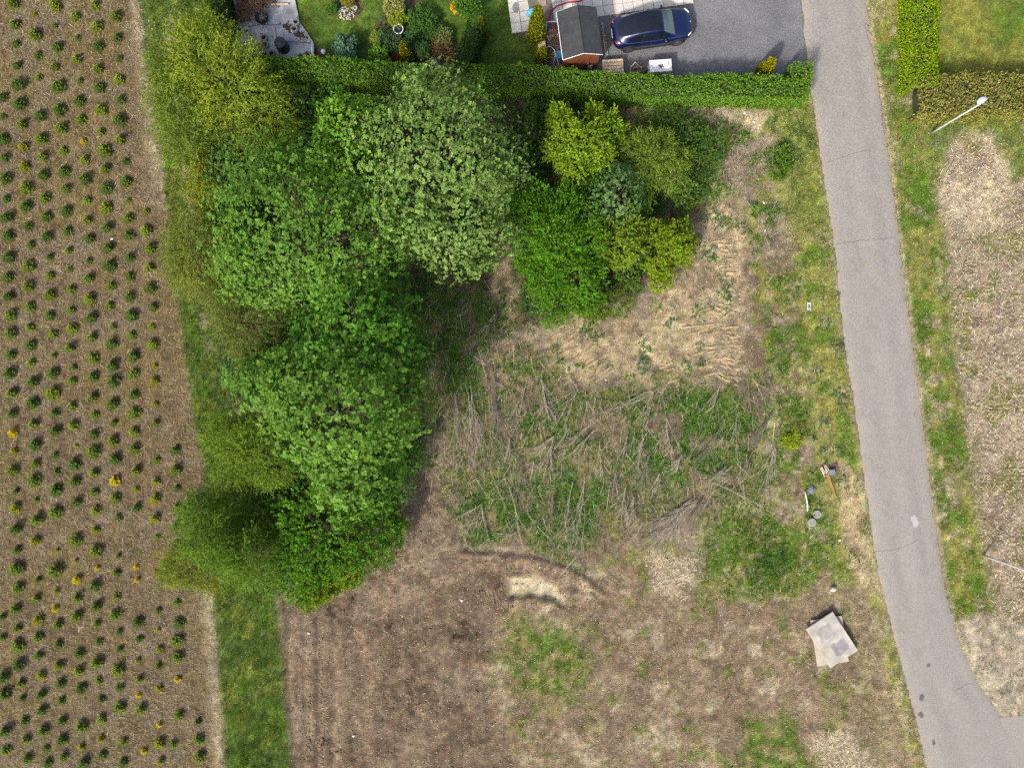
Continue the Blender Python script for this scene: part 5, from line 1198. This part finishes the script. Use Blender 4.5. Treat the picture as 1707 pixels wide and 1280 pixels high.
# ------------------------------------------------------------------ shed
def shed():
    ze, zr = 1.95, 2.42
    FL, FR, BL, BR_ = [Vector(P(*q, ze)) for q in ((939, 100.5), (1004.5, 90), (928, 22), (994, 10))]
    c = (FL + FR + BL + BR_) / 4; ax = ((BL - FL) + (BR_ - FR)).normalized(); rz = math.atan2(ax.y, ax.x) - math.pi / 2
    w = ((FR - FL).length + (BR_ - BL).length) / 2; l = ((BL - FL).length + (BR_ - FR).length) / 2
    root = empty('garden_shed', (c.x, c.y, 0), rz)
    hw, hl = w / 2, l / 2; ww, wl = hw - .12, hl - .10
    nb = 16
    base = MB()
    for s, n_ in ((-1, 'front'), (1, 'back')):
        for i in range(nb):                           # board by board gable walls
            x0 = -ww + 2 * ww * i / nb; x1 = -ww + 2 * ww * (i + 1) / nb; xm = (x0 + x1) / 2
            zt = ze - .03 + (zr - ze) * (1 - abs(xm) / hw) - .03
            m = MB(); m.box(((x0 + x1) / 2, s * wl, zt / 2), (x1 - x0 - .012, .03, zt)); m.build('board', REDWOOD, root)
    for s in (-1, 1):
        for i in range(18):
            y0 = -wl + .03 + (2 * wl - .06) * (i + .5) / 18
            m = MB(); m.box((s * (ww - .02), y0, (ze - .02) / 2 + .01), (.03, (2 * wl - .06) / 18 - .012, ze - .02)); m.build('board', REDWOOD, root)
    for s in (-1, 1):                                   # two felt slopes
        m = MB(); t = .035
        a = (s * hw, -hl, ze); b = (s * hw, hl, ze); e = (s * .002, hl, zr); d = (s * .002, -hl, zr)
        v = [a, b, e, d] + [(q[0], q[1], q[2] - t) for q in (a, b, e, d)]
        f = [(0, 1, 2, 3), (7, 6, 5, 4), (0, 4, 5, 1), (1, 5, 6, 2), (2, 6, 7, 3), (3, 7, 4, 0)]
        if s < 0: f = [tuple(reversed(q)) for q in f]
        m.add(v, f); m.build('roof_slope', ROOFF, root)
    for s in (-1, 1):
        for q in (-.33, .33):
            m = MB(); yy = q * l; sl_ = [(s * .03, yy, zr + .004 - .03 * (zr - ze) / hw), (s * (hw - .01), yy, ze + .012)]; m.tube(sl_, .012, 4); m.build('felt_seam', ROOFF, root)
    m = MB(); m.tube([(0, -hl - .01, zr + .005), (0, hl + .01, zr + .005)], .03, 6); m.build('ridge', ROOFF, root)
    for s in (-1, 1):
        for q in (-1, 1):
            m = MB(); m.tube([(s * hw, q * (hl + .012), ze - .03), (0, q * (hl + .012), zr - .03)], .022, 4); m.build('bargeboard', WHITEP, root)
    m = MB(); m.tube([(-hw - .015, -hl, ze - .04), (-hw - .015, hl, ze - .04)], .025, 6); m.build('gutter', WHITEP, root)
    m = MB(); m.box((.1, -wl - .03, .95), (.75, .03, 1.8)); d = m.build('door', plain('door_boards', (.17, .05, .022), .7, var=.3), root); m = MB(); m.box((.4, -wl - .065, .95), (.03, .03, .14)); m.build('handle', GALV, d)
    tag(root, 'red-brown board shed with grey felt gable roof', 'shed')
    return root
shed()

# ------------------------------------------------------------------ clutter round the shed and driveway
def thing(m, name, mat, label, cat, loc=None, rz=0, smooth=False):
    o = m.build(name, mat, None, smooth)
    if loc: o.location = loc
    o.rotation_euler = (0, 0, rz); tag(o, label, cat); return o
hose = [P(985, -6, .07), P(965, 3, .07), P(945, 5, .07), P(928, 11, .07), P(917, 20, .07), P(914, 31, .07), P(915, 40, .07), P(918, 47, .07), P(925, 55, .07)]
m = MB(); m.tube(hose, .045, 8); thing(m, 'garden_hose', REDP, 'thick red hose curving over the slabs to the shed', 'hose', smooth=True)
root = empty('hose_cart', P(921, 58)); fr = MB()
fr.tube([(-.4, .25, .05), (-.4, .25, .9), (.25, .32, .9), (.3, .32, .05)], .035, 8); fr.tube([(-.4, -.2, .05), (-.4, .25, .6), ], .03, 6); fr.tube([(.3, -.2, .05), (.3, .32, .6)], .03, 6); fr.build('frame', plain('pale_blue_tube', (.50, .66, .75), .4), root, True)
dr_ = MB(); dr_.tube([(-.3, .02, .4), (.22, .06, .4)], .18, 14); dr_.build('drum', BLACKP, root, True)
coil = MB()
for i in range(5): coil.tube([(-.22 + .1 * i, .04 + .22 * math.cos(a), .4 + .22 * math.sin(a)) for a in np.linspace(0, 6.28, 16)], .03, 6)
coil.build('hose_coil', REDP if False else plain('brown_hose', (.14, .07, .05), .6), root, True)
tag(root, 'pale blue hose cart with dark drum beside the shed', 'hose cart')
m = MB(); m.lathe((0, 0, 0), [(.22, 0), (.25, .1), (.24, .3), (.14, .42), (.05, .44)], 14, 1.2, .8); thing(m, 'watering_can', CYAN, 'cyan watering can beside the tall golden conifer', 'watering can', P(885, 24), .6, True)
root = empty('crate', P(931, 96), A8); m = MB(); m.box((0, 0, .06), (.34, .42, .03)); m.build('base', BLUEP, root)
for x_, y_, dx, dy in ((-.17, 0, .025, .42), (.17, 0, .025, .42), (0, -.21, .34, .025), (0, .21, .34, .025)):
    m = MB(); m.box((x_, y_, .2), (dx, dy, .28)); m.build('side', BLUEP, root)
m = MB(); m.box((0, 0, .35), (.35, .44, .02)); m.build('lid', BLUEP, root)
tag(root, 'bright blue lidded crate between small conifer and shed', 'crate')
m = MB(); cx, cy, _ = P(917, 90, .6)
m.tube([(cx + .32 * math.cos(a), cy + .42 * math.sin(a), .35 + .35 * math.sin(a / 2)) for a in np.linspace(-.9, 3.6, 22)], .022, 6); thing(m, 'white_hoop', WHITEP, 'thin white hoop around the small golden conifer', 'hoop', smooth=True)
m = MB(); m.box((0, 0, .2), (.45, .55, .4)); thing(m, 'log_crate', WOOD, 'pale wooden crate west of the small conifer', 'crate', P(903, 82), A8)
m = MB(); m.tube([P(927, 92, .6), P(930, 104, .5), P(932, 112, .45)], .018, 6); thing(m, 'white_rod', GALV, 'thin white rod leaning from the hoop to the hedge', 'rod')
mr = MB(); rr2 = random.Random(44)
for i in range(40):
    px, py = rr2.uniform(906, 934), rr2.uniform(60, 106); h = rr2.uniform(.05, .4); x, y, z = P(px, py, h); a = rr2.uniform(0, 3.14); d = Vector((math.cos(a), math.sin(a), rr2.uniform(-.3, .3))) * rr2.uniform(.08, .3); mr.tube([Vector((x, y, h)) - d, Vector((x, y, h)) + d], rr2.uniform(.012, .03), 4)
o = mr.build('offcut_heap', WOODG); tag(o, 'jumble of timber offcuts along the shed wall', 'offcuts')
m = MB(); m.box((0, 0, .03), (.5, .6, .02)); thing(m, 'brick_pad', plain('brick_pad', (.36, .25, .18), .9, var=.3), 'reddish brick pad above the tall conifer', 'paving', P(903, 3), A8)
# boards leaning on the east wall of the shed
for i, (px, py, L, rz, lab) in enumerate([(1008, 66, 1.6, 1.72, 'longest leaning timber at the east wall of the shed'), (1011, 74, 1.2, 1.7, 'middle leaning timber beside the shed and car'), (1006, 50, 1.0, 1.75, 'uppermost weathered timber behind the car')]):
    m = MB(); m.box((0, 0, 0), (L, .12, .05)); o = thing(m, 'leaning_timber', [WOOD, WOODG, WOODG][i], lab, 'timber'); p = P(px, py, .25); o.location = (p[0], p[1], .06 + .05 * i); o.rotation_euler = (0, .0, rz)
root = empty('pallet_stack', P(1018, 112)); root.rotation_euler = (0, 0, .05)
def pallet(label, px, py, z0, rz):
    root = empty('pallet', P(px, py)); root.location.z = z0; root.rotation_euler = (0, 0, rz)
    for i in range(5):
        m = MB(); m.box((0, -.40 + i * .2, .125), (1.2, .155, .022)); m.build('slat', WOOD, root)
    for x_ in (-.53, 0, .53):
        m = MB(); m.box((x_, 0, .1), (.1, .96, .024)); m.build('stringer', WOOD, root)
        for y_ in (-.42, 0, .42):
            m = MB(); m.box((x_, y_, .05), (.1, .12, .074)); m.build('foot_block', WOOD, root)
    tag(root, label, 'pallet', 'pallets by the driveway')
bpy.data.objects.remove(root)
for i in range(4): pallet(['lowest pallet of the stack by the shed', 'second pallet up in the stack by the shed', 'third pallet up in the stack by the shed', 'topmost raw wood pallet of the stack by the shed'][i], 1020, 120, .006 + i * .139, .05 + (i % 2) * .01)
# white chest freezer
root = empty('chest_freezer', (*P(1101.5, 109.5, .88)[:2], .004), .07); m = MB(); m.box((0, 0, .40), (1.24, .66, .78)); m.build('cabinet', plain('freezer_side', (.52, .53, .54), .5, var=.12), root)
m = MB(); m.box((0, 0, .835), (1.28, .70, .08)); l = m.build('lid', plain('freezer_lid', (.74, .74, .74), .4, var=.08), root)
m = MB(); m.box((0, -.36, .82), (.2, .03, .03)); m.build('handle', GALV, l)
m = MB(); m.box((-.35, .2, .88), (.02, .2, .006)); m.box((.45, .12, .88), (.05, .35, .006), .1); m.build('tape', plain('brown_tape', (.25, .23, .2), .7), l)
m = MB(); m.box((0, -.2, .88), (.7, .012, .006)); m.build('seam', plain('grey_seam', (.3, .3, .3), .7), l)
tag(root, 'white chest freezer standing on the driveway by the hedge', 'freezer')
m = MB(); rr2 = random.Random(3)
for i in range(16):
    a = rr2.uniform(0, 6.28); c = Vector((rr2.gauss(0, .06), rr2.gauss(0, .05), .02)); d = Vector((math.cos(a), math.sin(a), .25)) * rr2.uniform(.05, .13); m.tube([c - d * .2, c + d], .014, 4)
x, y, z = P(1101, 110.5, .9); thing(m, 'leaf_wad', plain('dead_leaves', (.11, .08, .055), .9, var=.4), 'wad of dead leaves on the freezer lid', 'leaves', (x, y, .89))
m = MB(); m.tube([P(1030, 128, .18), P(1045, 124, .2), P(1062, 121, .22), P(1079, 117, .2)], [.1, .11, .12, .1], 10); thing(m, 'log', plain('log_bark', (.26, .215, .165), .9, var=.5, scale=10, bump=.5), 'grey-brown log lying between pallets and freezer', 'log', smooth=True)
m = MB(); m.tube([P(1050, 120, .1), P(1052, 112, .5), P(1059, 104, .7), P(1064, 110, .5), P(1066, 119, .1)], .03, 6); thing(m, 'bent_branch', WOOD, 'bent pale branch standing behind the log', 'branch')
m = MB(); m.box((0, 0, .3), (.5, .05, .5)); thing(m, 'scrap_board', plain('scrap', (.30, .2, .12), .8), 'brown scrap board behind the log', 'board', P(1061, 119), .1)
m = MB(); m.box((0, 0, .4), (.06, .05, .8)); thing(m, 'steel_post', plain('grey_steel', (.25, .27, .32), .6), 'short grey steel post beside the log end', 'post', P(1078, 130))
for px, lab in ((1235, 'dark blue crate in the hedge shade by the driveway, western one'), (1250, 'dark blue crate in the hedge shade by the golden conifer')):
    root = empty('dark_crate', P(px, 131), .03); m = MB(); m.box((0, 0, .17), (.46, .34, .3)); b_ = m.build('box', plain('navy_plastic', (.02, .04, .10), .5), root)
    for i in range(3):
        m = MB(); m.box((-.15 + .15 * i, .08, .335), (.02, .16, .02)); m.build('stripe', WHITEP, root)
    tag(root, lab, 'crate')
m = MB(); m.box((0, 0, .07), (.16, .12, .14)); thing(m, 'brick', plain('pink_brick', (.52, .36, .28), .85), 'single pink brick beside the hedge on the driveway', 'brick', P(1201, 128), .2)
m = MB(); m.box((0, 0, .05), (1.0, .1, .07)); thing(m, 'plank', WOODG, 'grey plank along the hedge foot on the driveway', 'plank', P(1168, 129), -.02)
m = MB(); m.box((0, 0, .3), (.28, .1, .6)); thing(m, 'zinc_sheet', plain('zinc_panel', (.35, .37, .42), .5), 'grey zinc sheet standing by the shed gable', 'sheet', P(982, 117), A8)

# ------------------------------------------------------------------ car
def car():
    px, py = 1087, 47.5; x, y, _ = P(px, py, .7)
    root = empty('parked_car', (x, y, .006), math.radians(8.2))
    PAINT = plain('blue_paint', (.004, .009, .050), .3, metal=.2, spec=.5, var=.05, coat=1.0)
    GLASS = plain('dark_glass', (.008, .010, .014), .06, spec=.6, var=.05)
    WIND = plain('windscreen_glass', (.10, .135, .145), .08, spec=.7, var=.15, scale=2)
    st = [(-2.36, .60, .62, .80), (-2.28, .76, .50, .96), (-2.05, .87, .32, 1.04), (-1.45, .925, .27, 1.03), (-.5, .93, .25, .985), (.5, .93, .25, .96), (1.1, .925, .25, .96), (1.6, .915, .26, .93), (2.0, .86, .27, .87), (2.24, .70, .30, .77), (2.36, .48, .38, .65)]
    def half(w, zb, zt):
        h = zt - zb
        return [(w * .90, zb), (w, zb + h * .28), (w * 1.0, zb + h * .55), (w * .985, zb + h * .82), (w * .90, zt - .015), (w * .62, zt + .025), (w * .3, zt + .045), (0, zt + .05)]
    m = MB(); cnt = 0; fine = []
    xs_ = np.array([s[0] for s in st])
    samp = np.concatenate([np.linspace(-2.36, -2.0, 6), np.linspace(-1.85, 1.85, 20), np.linspace(2.0, 2.36, 6)])
    for xx in samp:
        w, zb, zt = [float(np.interp(xx, xs_, [s[i] for s in st])) for i in (1, 2, 3)]
        hp = half(w, zb, zt); ring = [(xx, q[0], q[1]) for q in hp] + [(xx, -q[0], q[1]) for q in reversed(hp[:-1])]
        m.v += ring; cnt = len(ring)
    for i in range(len(samp) - 1):
        for j in range(cnt - 1):
            m.f.append((i * cnt + j, (i + 1) * cnt + j, (i + 1) * cnt + j + 1, i * cnt + j + 1))
        m.f.append((i * cnt + cnt - 1, (i + 1) * cnt + cnt - 1, (i + 1) * cnt, i * cnt))
    m.f.append(tuple(range(cnt))); m.f.append(tuple(reversed(range((len(samp) - 1) * cnt, len(samp) * cnt))))
    body = m.build('body', PAINT, root, True)
    # cabin surface, u along the car, s from belt line (0) over the roof to the middle (1)
    cs = [(-2.22, .60, .30, 1.0, 1.02), (-1.9, .78, .52, 1.02, 1.20), (-1.5, .83, .60, 1.02, 1.38), (-1.0, .85, .635, 1.00, 1.53), (-.4, .86, .65, .99, 1.60), (.1, .86, .645, .98, 1.59), (.45, .85, .62, .97, 1.50), (.85, .84, .66, .97, 1.22), (1.22, .80, .72, .95, .99)]
    cx_ = np.array([c[0] for c in cs])
    def S(u, s, off=0.0):
        wb, wr, zb, zr = [float(np.interp(u, cx_, [c[i] for c in cs])) for i in (1, 2, 3, 4)]
        pts = [(wb, zb), (wr + .045, zb + (zr - zb) * .80), (wr - .02, zb + (zr - zb) * .97), (wr * .5, zr + .02), (0, zr + .03)]
        t = s * 4; i = min(3, int(t)); q = t - i
        yy = pts[i][0] * (1 - q) + pts[i + 1][0] * q; zz_ = pts[i][1] * (1 - q) + pts[i + 1][1] * q
        return (u, yy, zz_)
    def patch(us, ss, off, side):
        m = MB(); nu, ns = len(us), len(ss)
        for u_ in us:
            for s_ in ss:
                a, b, c = Vector(S(u_, s_)), Vector(S(u_ + .02, s_)), Vector(S(u_, min(.999, s_ + .02)))
                if s_ > .97: c = Vector(S(u_, s_ - .02)); n_ = -(b - a).cross(c - a)
                else: n_ = (b - a).cross(c - a)
                n_.normalize()
                if n_.z < 0: n_ = -n_
                p = a + n_ * off; m.v.append((p.x, p.y * side, p.z))
        for i in range(nu - 1):
            for j in range(ns - 1):
                q = (i * ns + j, (i + 1) * ns + j, (i + 1) * ns + j + 1, i * ns + j + 1); m.f.append(q if side > 0 else tuple(reversed(q)))
        return m
    for sd in (1, -1):
        patch(np.linspace(-2.22, 1.22, 40), np.linspace(0, 1, 17), 0, sd).build('cabin_shell', PAINT, root, True)
        patch(np.linspace(-1.35, -.28, 14), np.linspace(.05, .235, 5), .008, sd).build('side_window', GLASS, root, True)
        patch(np.linspace(-.22, .72, 14), np.linspace(.05, .235, 5), .008, sd).build('side_window', GLASS, root, True)
    def both(us, s0, off):
        m = MB(); ss = np.linspace(s0, 1, 8)
        a = patch(us, ss, off, 1); b = patch(us, ss, off, -1); m.add(a.v, a.f); m.add(b.v, b.f); return m
    both(np.linspace(-1.30, .40, 22), .56, .010).build('roof_glass', GLASS, root, True)
    both(np.linspace(-2.08, -1.31, 10), .56, .0105).build('rear_window', GLASS, root, True)
    both(np.linspace(.47, 1.17, 10), .42, .010).build('windscreen', WIND, root, True)
    for sd in (1, -1):
        for xw in (-1.45, 1.45):
            w = empty('wheel', (xw, sd * .815, .36)); w.parent = root
            t = MB(); t.tube([(0, -.12, 0), (0, -.1, 0), (0, .1, 0), (0, .12, 0)], [.33, .36, .36, .33], 24); t.build('tyre', DARK, w, True)
            r_ = MB(); r_.tube([(0, sd * .115, 0), (0, sd * .13, 0)], [.235, .22], 20)
            r_.build('rim', plain('alloy', (.16, .16, .17), .35, metal=.7), w)
            a_ = MB(); a_.tube([(xw + .42 * math.cos(q), sd * .90, .36 + .42 * math.sin(q)) for q in np.linspace(-.1, 3.24, 14)], .035, 6); a_.build('wheel_arch', DARK, root, True)
        mi = MB(); mi.lathe((.62, sd * 1.0, 1.0), [(.05, -.07), (.10, -.03), (.10, .05), (.04, .08)], 10, .8, 1.1); mi.build('mirror', PAINT, root, True)
        hl = MB(); hl.tube([(1.98, sd * .80, .85), (2.10, sd * .70, .83), (2.24, sd * .56, .78)], [.03, .05, .03], 8); hl.build('headlight', plain('lamp_lens', (.75, .78, .8), .15), root, True)
        tl = MB(); tl.tube([(-2.16, sd * .80, .93), (-2.26, sd * .66, .95), (-2.31, sd * .52, .93)], .04, 8); tl.build('tail_light', plain('red_lens', (.35, .02, .02), .2), root, True)
        sk = MB(); sk.box((0, sd * .91, .28), (2.2, .05, .1)); sk.build('sill', DARK, root)
    for pts_ in ([(1.24, .78, .965), (1.7, .72, .955), (2.08, .60, .87), (2.2, .3, .845), (2.21, 0, .848), (2.2, -.3, .845), (2.08, -.60, .87), (1.7, -.72, .955), (1.24, -.78, .965)],):
        sm_ = MB(); sm_.tube(pts_, .008, 4); sm_.build('bonnet_seam', DARK, root)
    for sd in (1, -1):
        for xd in (-1.05, -.25, .75):
            sm_ = MB(); sm_.tube([(xd, sd * .905, .42), (xd, sd * .935, .62), (xd, sd * .925, .82), (xd, sd * .865, .965)], .007, 4); sm_.build('door_seam', DARK, root)
    m = MB(); m.box((-2.385, 0, .72), (.02, .52, .12)); m.build('number_plate', WHITEP, root)
    m = MB(); m.lathe((2.22, 0, .845), [(.035, 0), (.035, .012), (.01, .014)], 10); m.build('bonnet_badge', plain('chrome', (.85, .85, .86), .2, metal=.6), root)
    m = MB(); m.tube([(1.19, .74, 1.005), (1.22, .35, 1.03), (1.23, 0, 1.035), (1.22, -.35, 1.03), (1.19, -.74, 1.005)], .022, 6); m.build('wiper_cowl', DARK, root, True)
    tag(root, 'dark blue five-door car parked beside the shed', 'car')
car()

# ------------------------------------------------------------------ lamp posts
def lamp(label, px, py, h, head_rz):
    root = empty('lamp_post', Pg(px, py)); m = MB(); m.tube([(0, 0, -.1), (0, 0, .9), (0, 0, 1.0), (0, 0, h)], [.065, .062, .05, .038], 12); m.build('pole', GALV, root, True)
    m = MB(); m.lathe((0, 0, h - .06), [(.05, 0), (.055, .12), (.03, .14)], 10); m.build('bracket', GALV, root, True)
    ca, sa = math.cos(head_rz), math.sin(head_rz); m = MB(); n = 18; prof = [(1.0, 0), (1.0, .03), (.8, .085), (.4, .115), (.05, .12)]; v = []; f = []
    for r, z in prof:
        for k in range(n):
            a = 2 * math.pi * k / n; rx = .30 * r * math.cos(a); ry = .24 * r * math.sin(a)
            if ry < 0: ry *= .35
            X_, Y_ = rx, ry + .06; v.append((X_ * ca - Y_ * sa, X_ * sa + Y_ * ca, h + z))
    for i in range(len(prof) - 1):
        for k in range(n): f.append((i * n + k, i * n + (k + 1) % n, (i + 1) * n + (k + 1) % n, (i + 1) * n + k))
    f.append(tuple(reversed(range(n)))); f.append(tuple((len(prof) - 1) * n + k for k in range(n))); m.add(v, f); m.build('lantern', plain('lantern_cover', (.50, .52, .58), .4, var=.08), root, True)
    tag(root, label, 'lamp post', 'street lamps along the lane')
lamp('grey lamp post with flat lantern in front of the brown hedge', 1553, 222, 4.4, math.radians(30))
lamp('grey lamp post on the wood chips, its lantern beyond the frame', 1638, 925, 4.4, math.radians(30))

# ------------------------------------------------------------------ small things by the lane
BOARDM = [plain('weathered_sheet_%d' % i, c, .75, var=.25, scale=1.5, col2=c2, bump=.2) for i, (c, c2) in enumerate([((.40, .36, .30), (.29, .255, .215)), ((.44, .385, .30), (.33, .285, .22)), ((.38, .34, .295), (.27, .24, .21)), ((.43, .395, .335), (.28, .26, .235))])]
for i, (px, py, rz, lab) in enumerate([(1383, 1069, .16, 'lowest weathered sheet of the stack by the lane'), (1384, 1068, .15, 'second weathered sheet up in the stack by the lane'), (1387, 1067, .56, 'third weathered sheet up in the stack by the lane'), (1388, 1066.5, .58, 'topmost stained grey sheet of the stack by the lane')]):
    m = MB(); m.box((0, 0, 0), (1.88, 2.72, .085)); x, y, z = P(px, py, .1 + i * .1); o = thing(m, 'weathered_sheet', BOARDM[i], lab, 'sheet', (x, y, float(zg(x, y)) + .09 + i * .092), rz); o['group'] = 'sheets stacked by the lane'
    if i == 3:
        rr2 = random.Random(6)
        for k, (sx_, sy_, w_, h_) in enumerate([(.15, -.62, .55, .5), (-.1, .55, .62, .5), (-.55, -.5, .25, .35)]):
            m = MB(); v_ = []
            for q in range(16):
                a = 6.283 * q / 16; e = rr2.uniform(.75, 1.1); v_.append((sx_ + w_ * e * max(-.85, min(.85, math.cos(a) * 1.2)), sy_ + h_ * e * max(-.85, min(.85, math.sin(a) * 1.2)), .0445 + .001 * k))
            m.add(v_, [tuple(range(16))]); m.build('stain', plain('sheet_stain_%d' % k, [(.27, .24, .245), (.34, .30, .28), (.47, .42, .32)][k], .7, var=.3, scale=2.2), o)
for px, py, s, lab in ((1352, 870, .26, 'concrete manhole cover, lower of two in the grass'), (1361, 857, .26, 'mossy concrete manhole cover, upper of two in the grass')):
    x, y, z = Pg(px, py); m = MB(); m.lathe((0, 0, 0), [(s * .95, -.1), (s, .05), (s * .96, .075), (s * .5, .085), (.01, .087)], 22)
    o = thing(m, 'manhole_cover', plain('old_cover', (.27, .255, .225), .9, var=.3, scale=9), lab, 'manhole cover', (x, y, z + .06), 0, False)
    for q in (-1, 1):
        m = MB(); m.box((q * .08, -.06, .088), (.05, .03, .01)); m.build('lifting_hole', DARK, o)
x, y, z = Pg(1388, 981); m = MB(); m.lathe((0, 0, 0), [(.09, 0), (.17, .08), (.15, .2), (.05, .27)], 7, 1.15, .9); thing(m, 'boulder', plain('pale_rock', (.55, .50, .44), .85, var=.2), 'pale boulder lying above the sheet stack', 'boulder', (x, y, z), .4)
x, y, z = Pg(1122, 211); m = MB(); m.lathe((0, 0, 0), [(.1, 0), (.13, .1), (.13, .26), (.11, .28)], 10, .85, 1.1); thing(m, 'tree_stump', plain('cut_wood', (.55, .50, .42), .8), 'pale sawn tree stump on the bank below the hedge', 'stump', (x, y, z))
x, y, z = Pg(1384, 786); m = MB(); m.box((0, 0, .12), (.32, .32, .28)); thing(m, 'utility_box', plain('blue_grey_metal', (.17, .22, .25), .5), 'blue-grey utility box beside the orange planks', 'box', (x, y, z), .1)
x, y, z = Pg(1389, 780); m = MB(); m.box((0, 0, .04), (.6, .5, .05)); thing(m, 'rusty_plate', plain('rusty', (.12, .065, .045), .85), 'dark rusty plate under the blue-grey box', 'plate', (x, y, z), .3)
for (a, b, c, d_, lab) in ((1378, 786, 1392, 828, 'long orange timber lying below the blue-grey box'), (1377, 790, 1384, 810, 'shorter orange timber beside the long one')):
    x, y, z = Pg((a + c) / 2, (b + d_) / 2); L = math.hypot(c - a, d_ - b) / PPM; m = MB(); m.box((0, 0, 0), (L, .055, .05)); thing(m, 'orange_timber', ORANGE, lab, 'timber', (x, y, z + .1), math.atan2(-(d_ - b), c - a))
for i in range(9):
    rr2 = random.Random(70 + i); px, py = 1366 + rr2.uniform(0, 10), 777 + rr2.uniform(0, 12); x, y, z = Pg(px, py); m = MB(); m.tube([(-.2, 0, 0), (.2, rr2.uniform(-.05, .05), 0)], .018, 5)
    o = thing(m, 'split_stick', plain('bleached_stick', (.66, .58, .45), .8), 'bleached split stick in the bunch beside the blue-grey box', 'stick', (x, y, z + .08 + .02 * i), -1.1 + rr2.uniform(-.3, .3)); o['group'] = 'bleached sticks by the utility box'
m = MB(); m.tube([Pg(1340.5, 819, .09), Pg(1343, 830, .1), Pg(1345, 842, .1), Pg(1345, 851, .09)], .042, 8); thing(m, 'pipe_offcut', WHITEP, 'curved white pipe offcut above the manhole covers', 'pipe', smooth=True)
x, y, z = Pg(1352, 817); m = MB(); m.add([(-.25, -.15, .05), (0, -.2, .12), (.25, -.1, .06), (-.2, .1, .1), (.05, .12, .17), (.22, .15, .07), (-.1, .3, .05), (.1, .3, .06)], [(0, 1, 4, 3), (1, 2, 5, 4), (3, 4, 6), (4, 5, 7, 6)]); thing(m, 'grey_rag', SLATE, 'crumpled grey rag in the grass by the pipe offcut', 'rag', (x, y, z + .03), .3)
root = empty('metal_bracket', Pg(1347.5, 511)); m = MB(); m.box((-.07, 0, .09), (.07, .5, .05)); m.box((.08, 0, .09), (.06, .5, .05)); m.build('rail', GALV, root); m = MB(); m.box((0, .18, .07), (.18, .07, .04)); m.box((0, -.15, .07), (.18, .07, .04)); m.build('cross_piece', WHITEP, root); tag(root, 'small white metal bracket in the verge grass', 'bracket')
x, y, z = Pg(1402, 575); m = MB(); m.lathe((0, 0, 0), [(.16, 0), (.15, .04), (.05, .07)], 9, 1, 1.3); thing(m, 'dung_clod', plain('dark_clod', (.075, .045, .03), .95), 'dark brown clod on the lane edge', 'clod', (x, y, .03))
rr2 = random.Random(90)
for i, (px, py, lab) in enumerate([(1138, 200, 'small white stone on the bank near the sawn stump'), (1270, 340, 'small white stone on grey scrub, upper of two west of the lane'), (1274, 385, 'small white stone on grey scrub, lower of two west of the lane'), (1010, 633, 'small white stone on tan soil above the felled branches'), (1400, 900, 'small white stone in grass below the manhole covers'), (900, 945, 'small white stone above the pale sandy patch'), (770, 1000, 'small white stone on bare soil west of the sandy patch'), (1255, 205, 'small white stone on the pale end of the hedge bank'), (1240, 190, 'small white stone close under the long hedge'), (186, 398, 'small white stone between fir saplings near the grass strip'), (590, 1225, 'small white stone low on the bare soil'), (515, 1055, 'small white stone in the wheel ruts by the grass strip')]):
    x, y, z = Pg(px, py); s = rr2.uniform(.05, .1); m = MB(); m.lathe((0, 0, 0), [(s * .6, 0), (s, s * .4), (s * .5, s * .9)], 7, 1.2, .8); o = thing(m, 'white_stone', plain('white_stone', (.66, .63, .58), .85), lab, 'stone', (x, y, z), rr2.uniform(0, 3)); o['group'] = 'small white stones on the rough ground'
# a fallen white forked stick in the field
x, y, z = Pg(134, 1046); m = MB(); m.tube([(-.05, -.25, .05), (0, 0, .07), (.2, .12, .05)], .02, 5); m.tube([(0, 0, .07), (-.1, .15, .06)], .015, 5); thing(m, 'white_stick', plain('bone_wood', (.7, .66, .6), .8), 'white forked stick between the fir saplings', 'stick', (x, y, z))
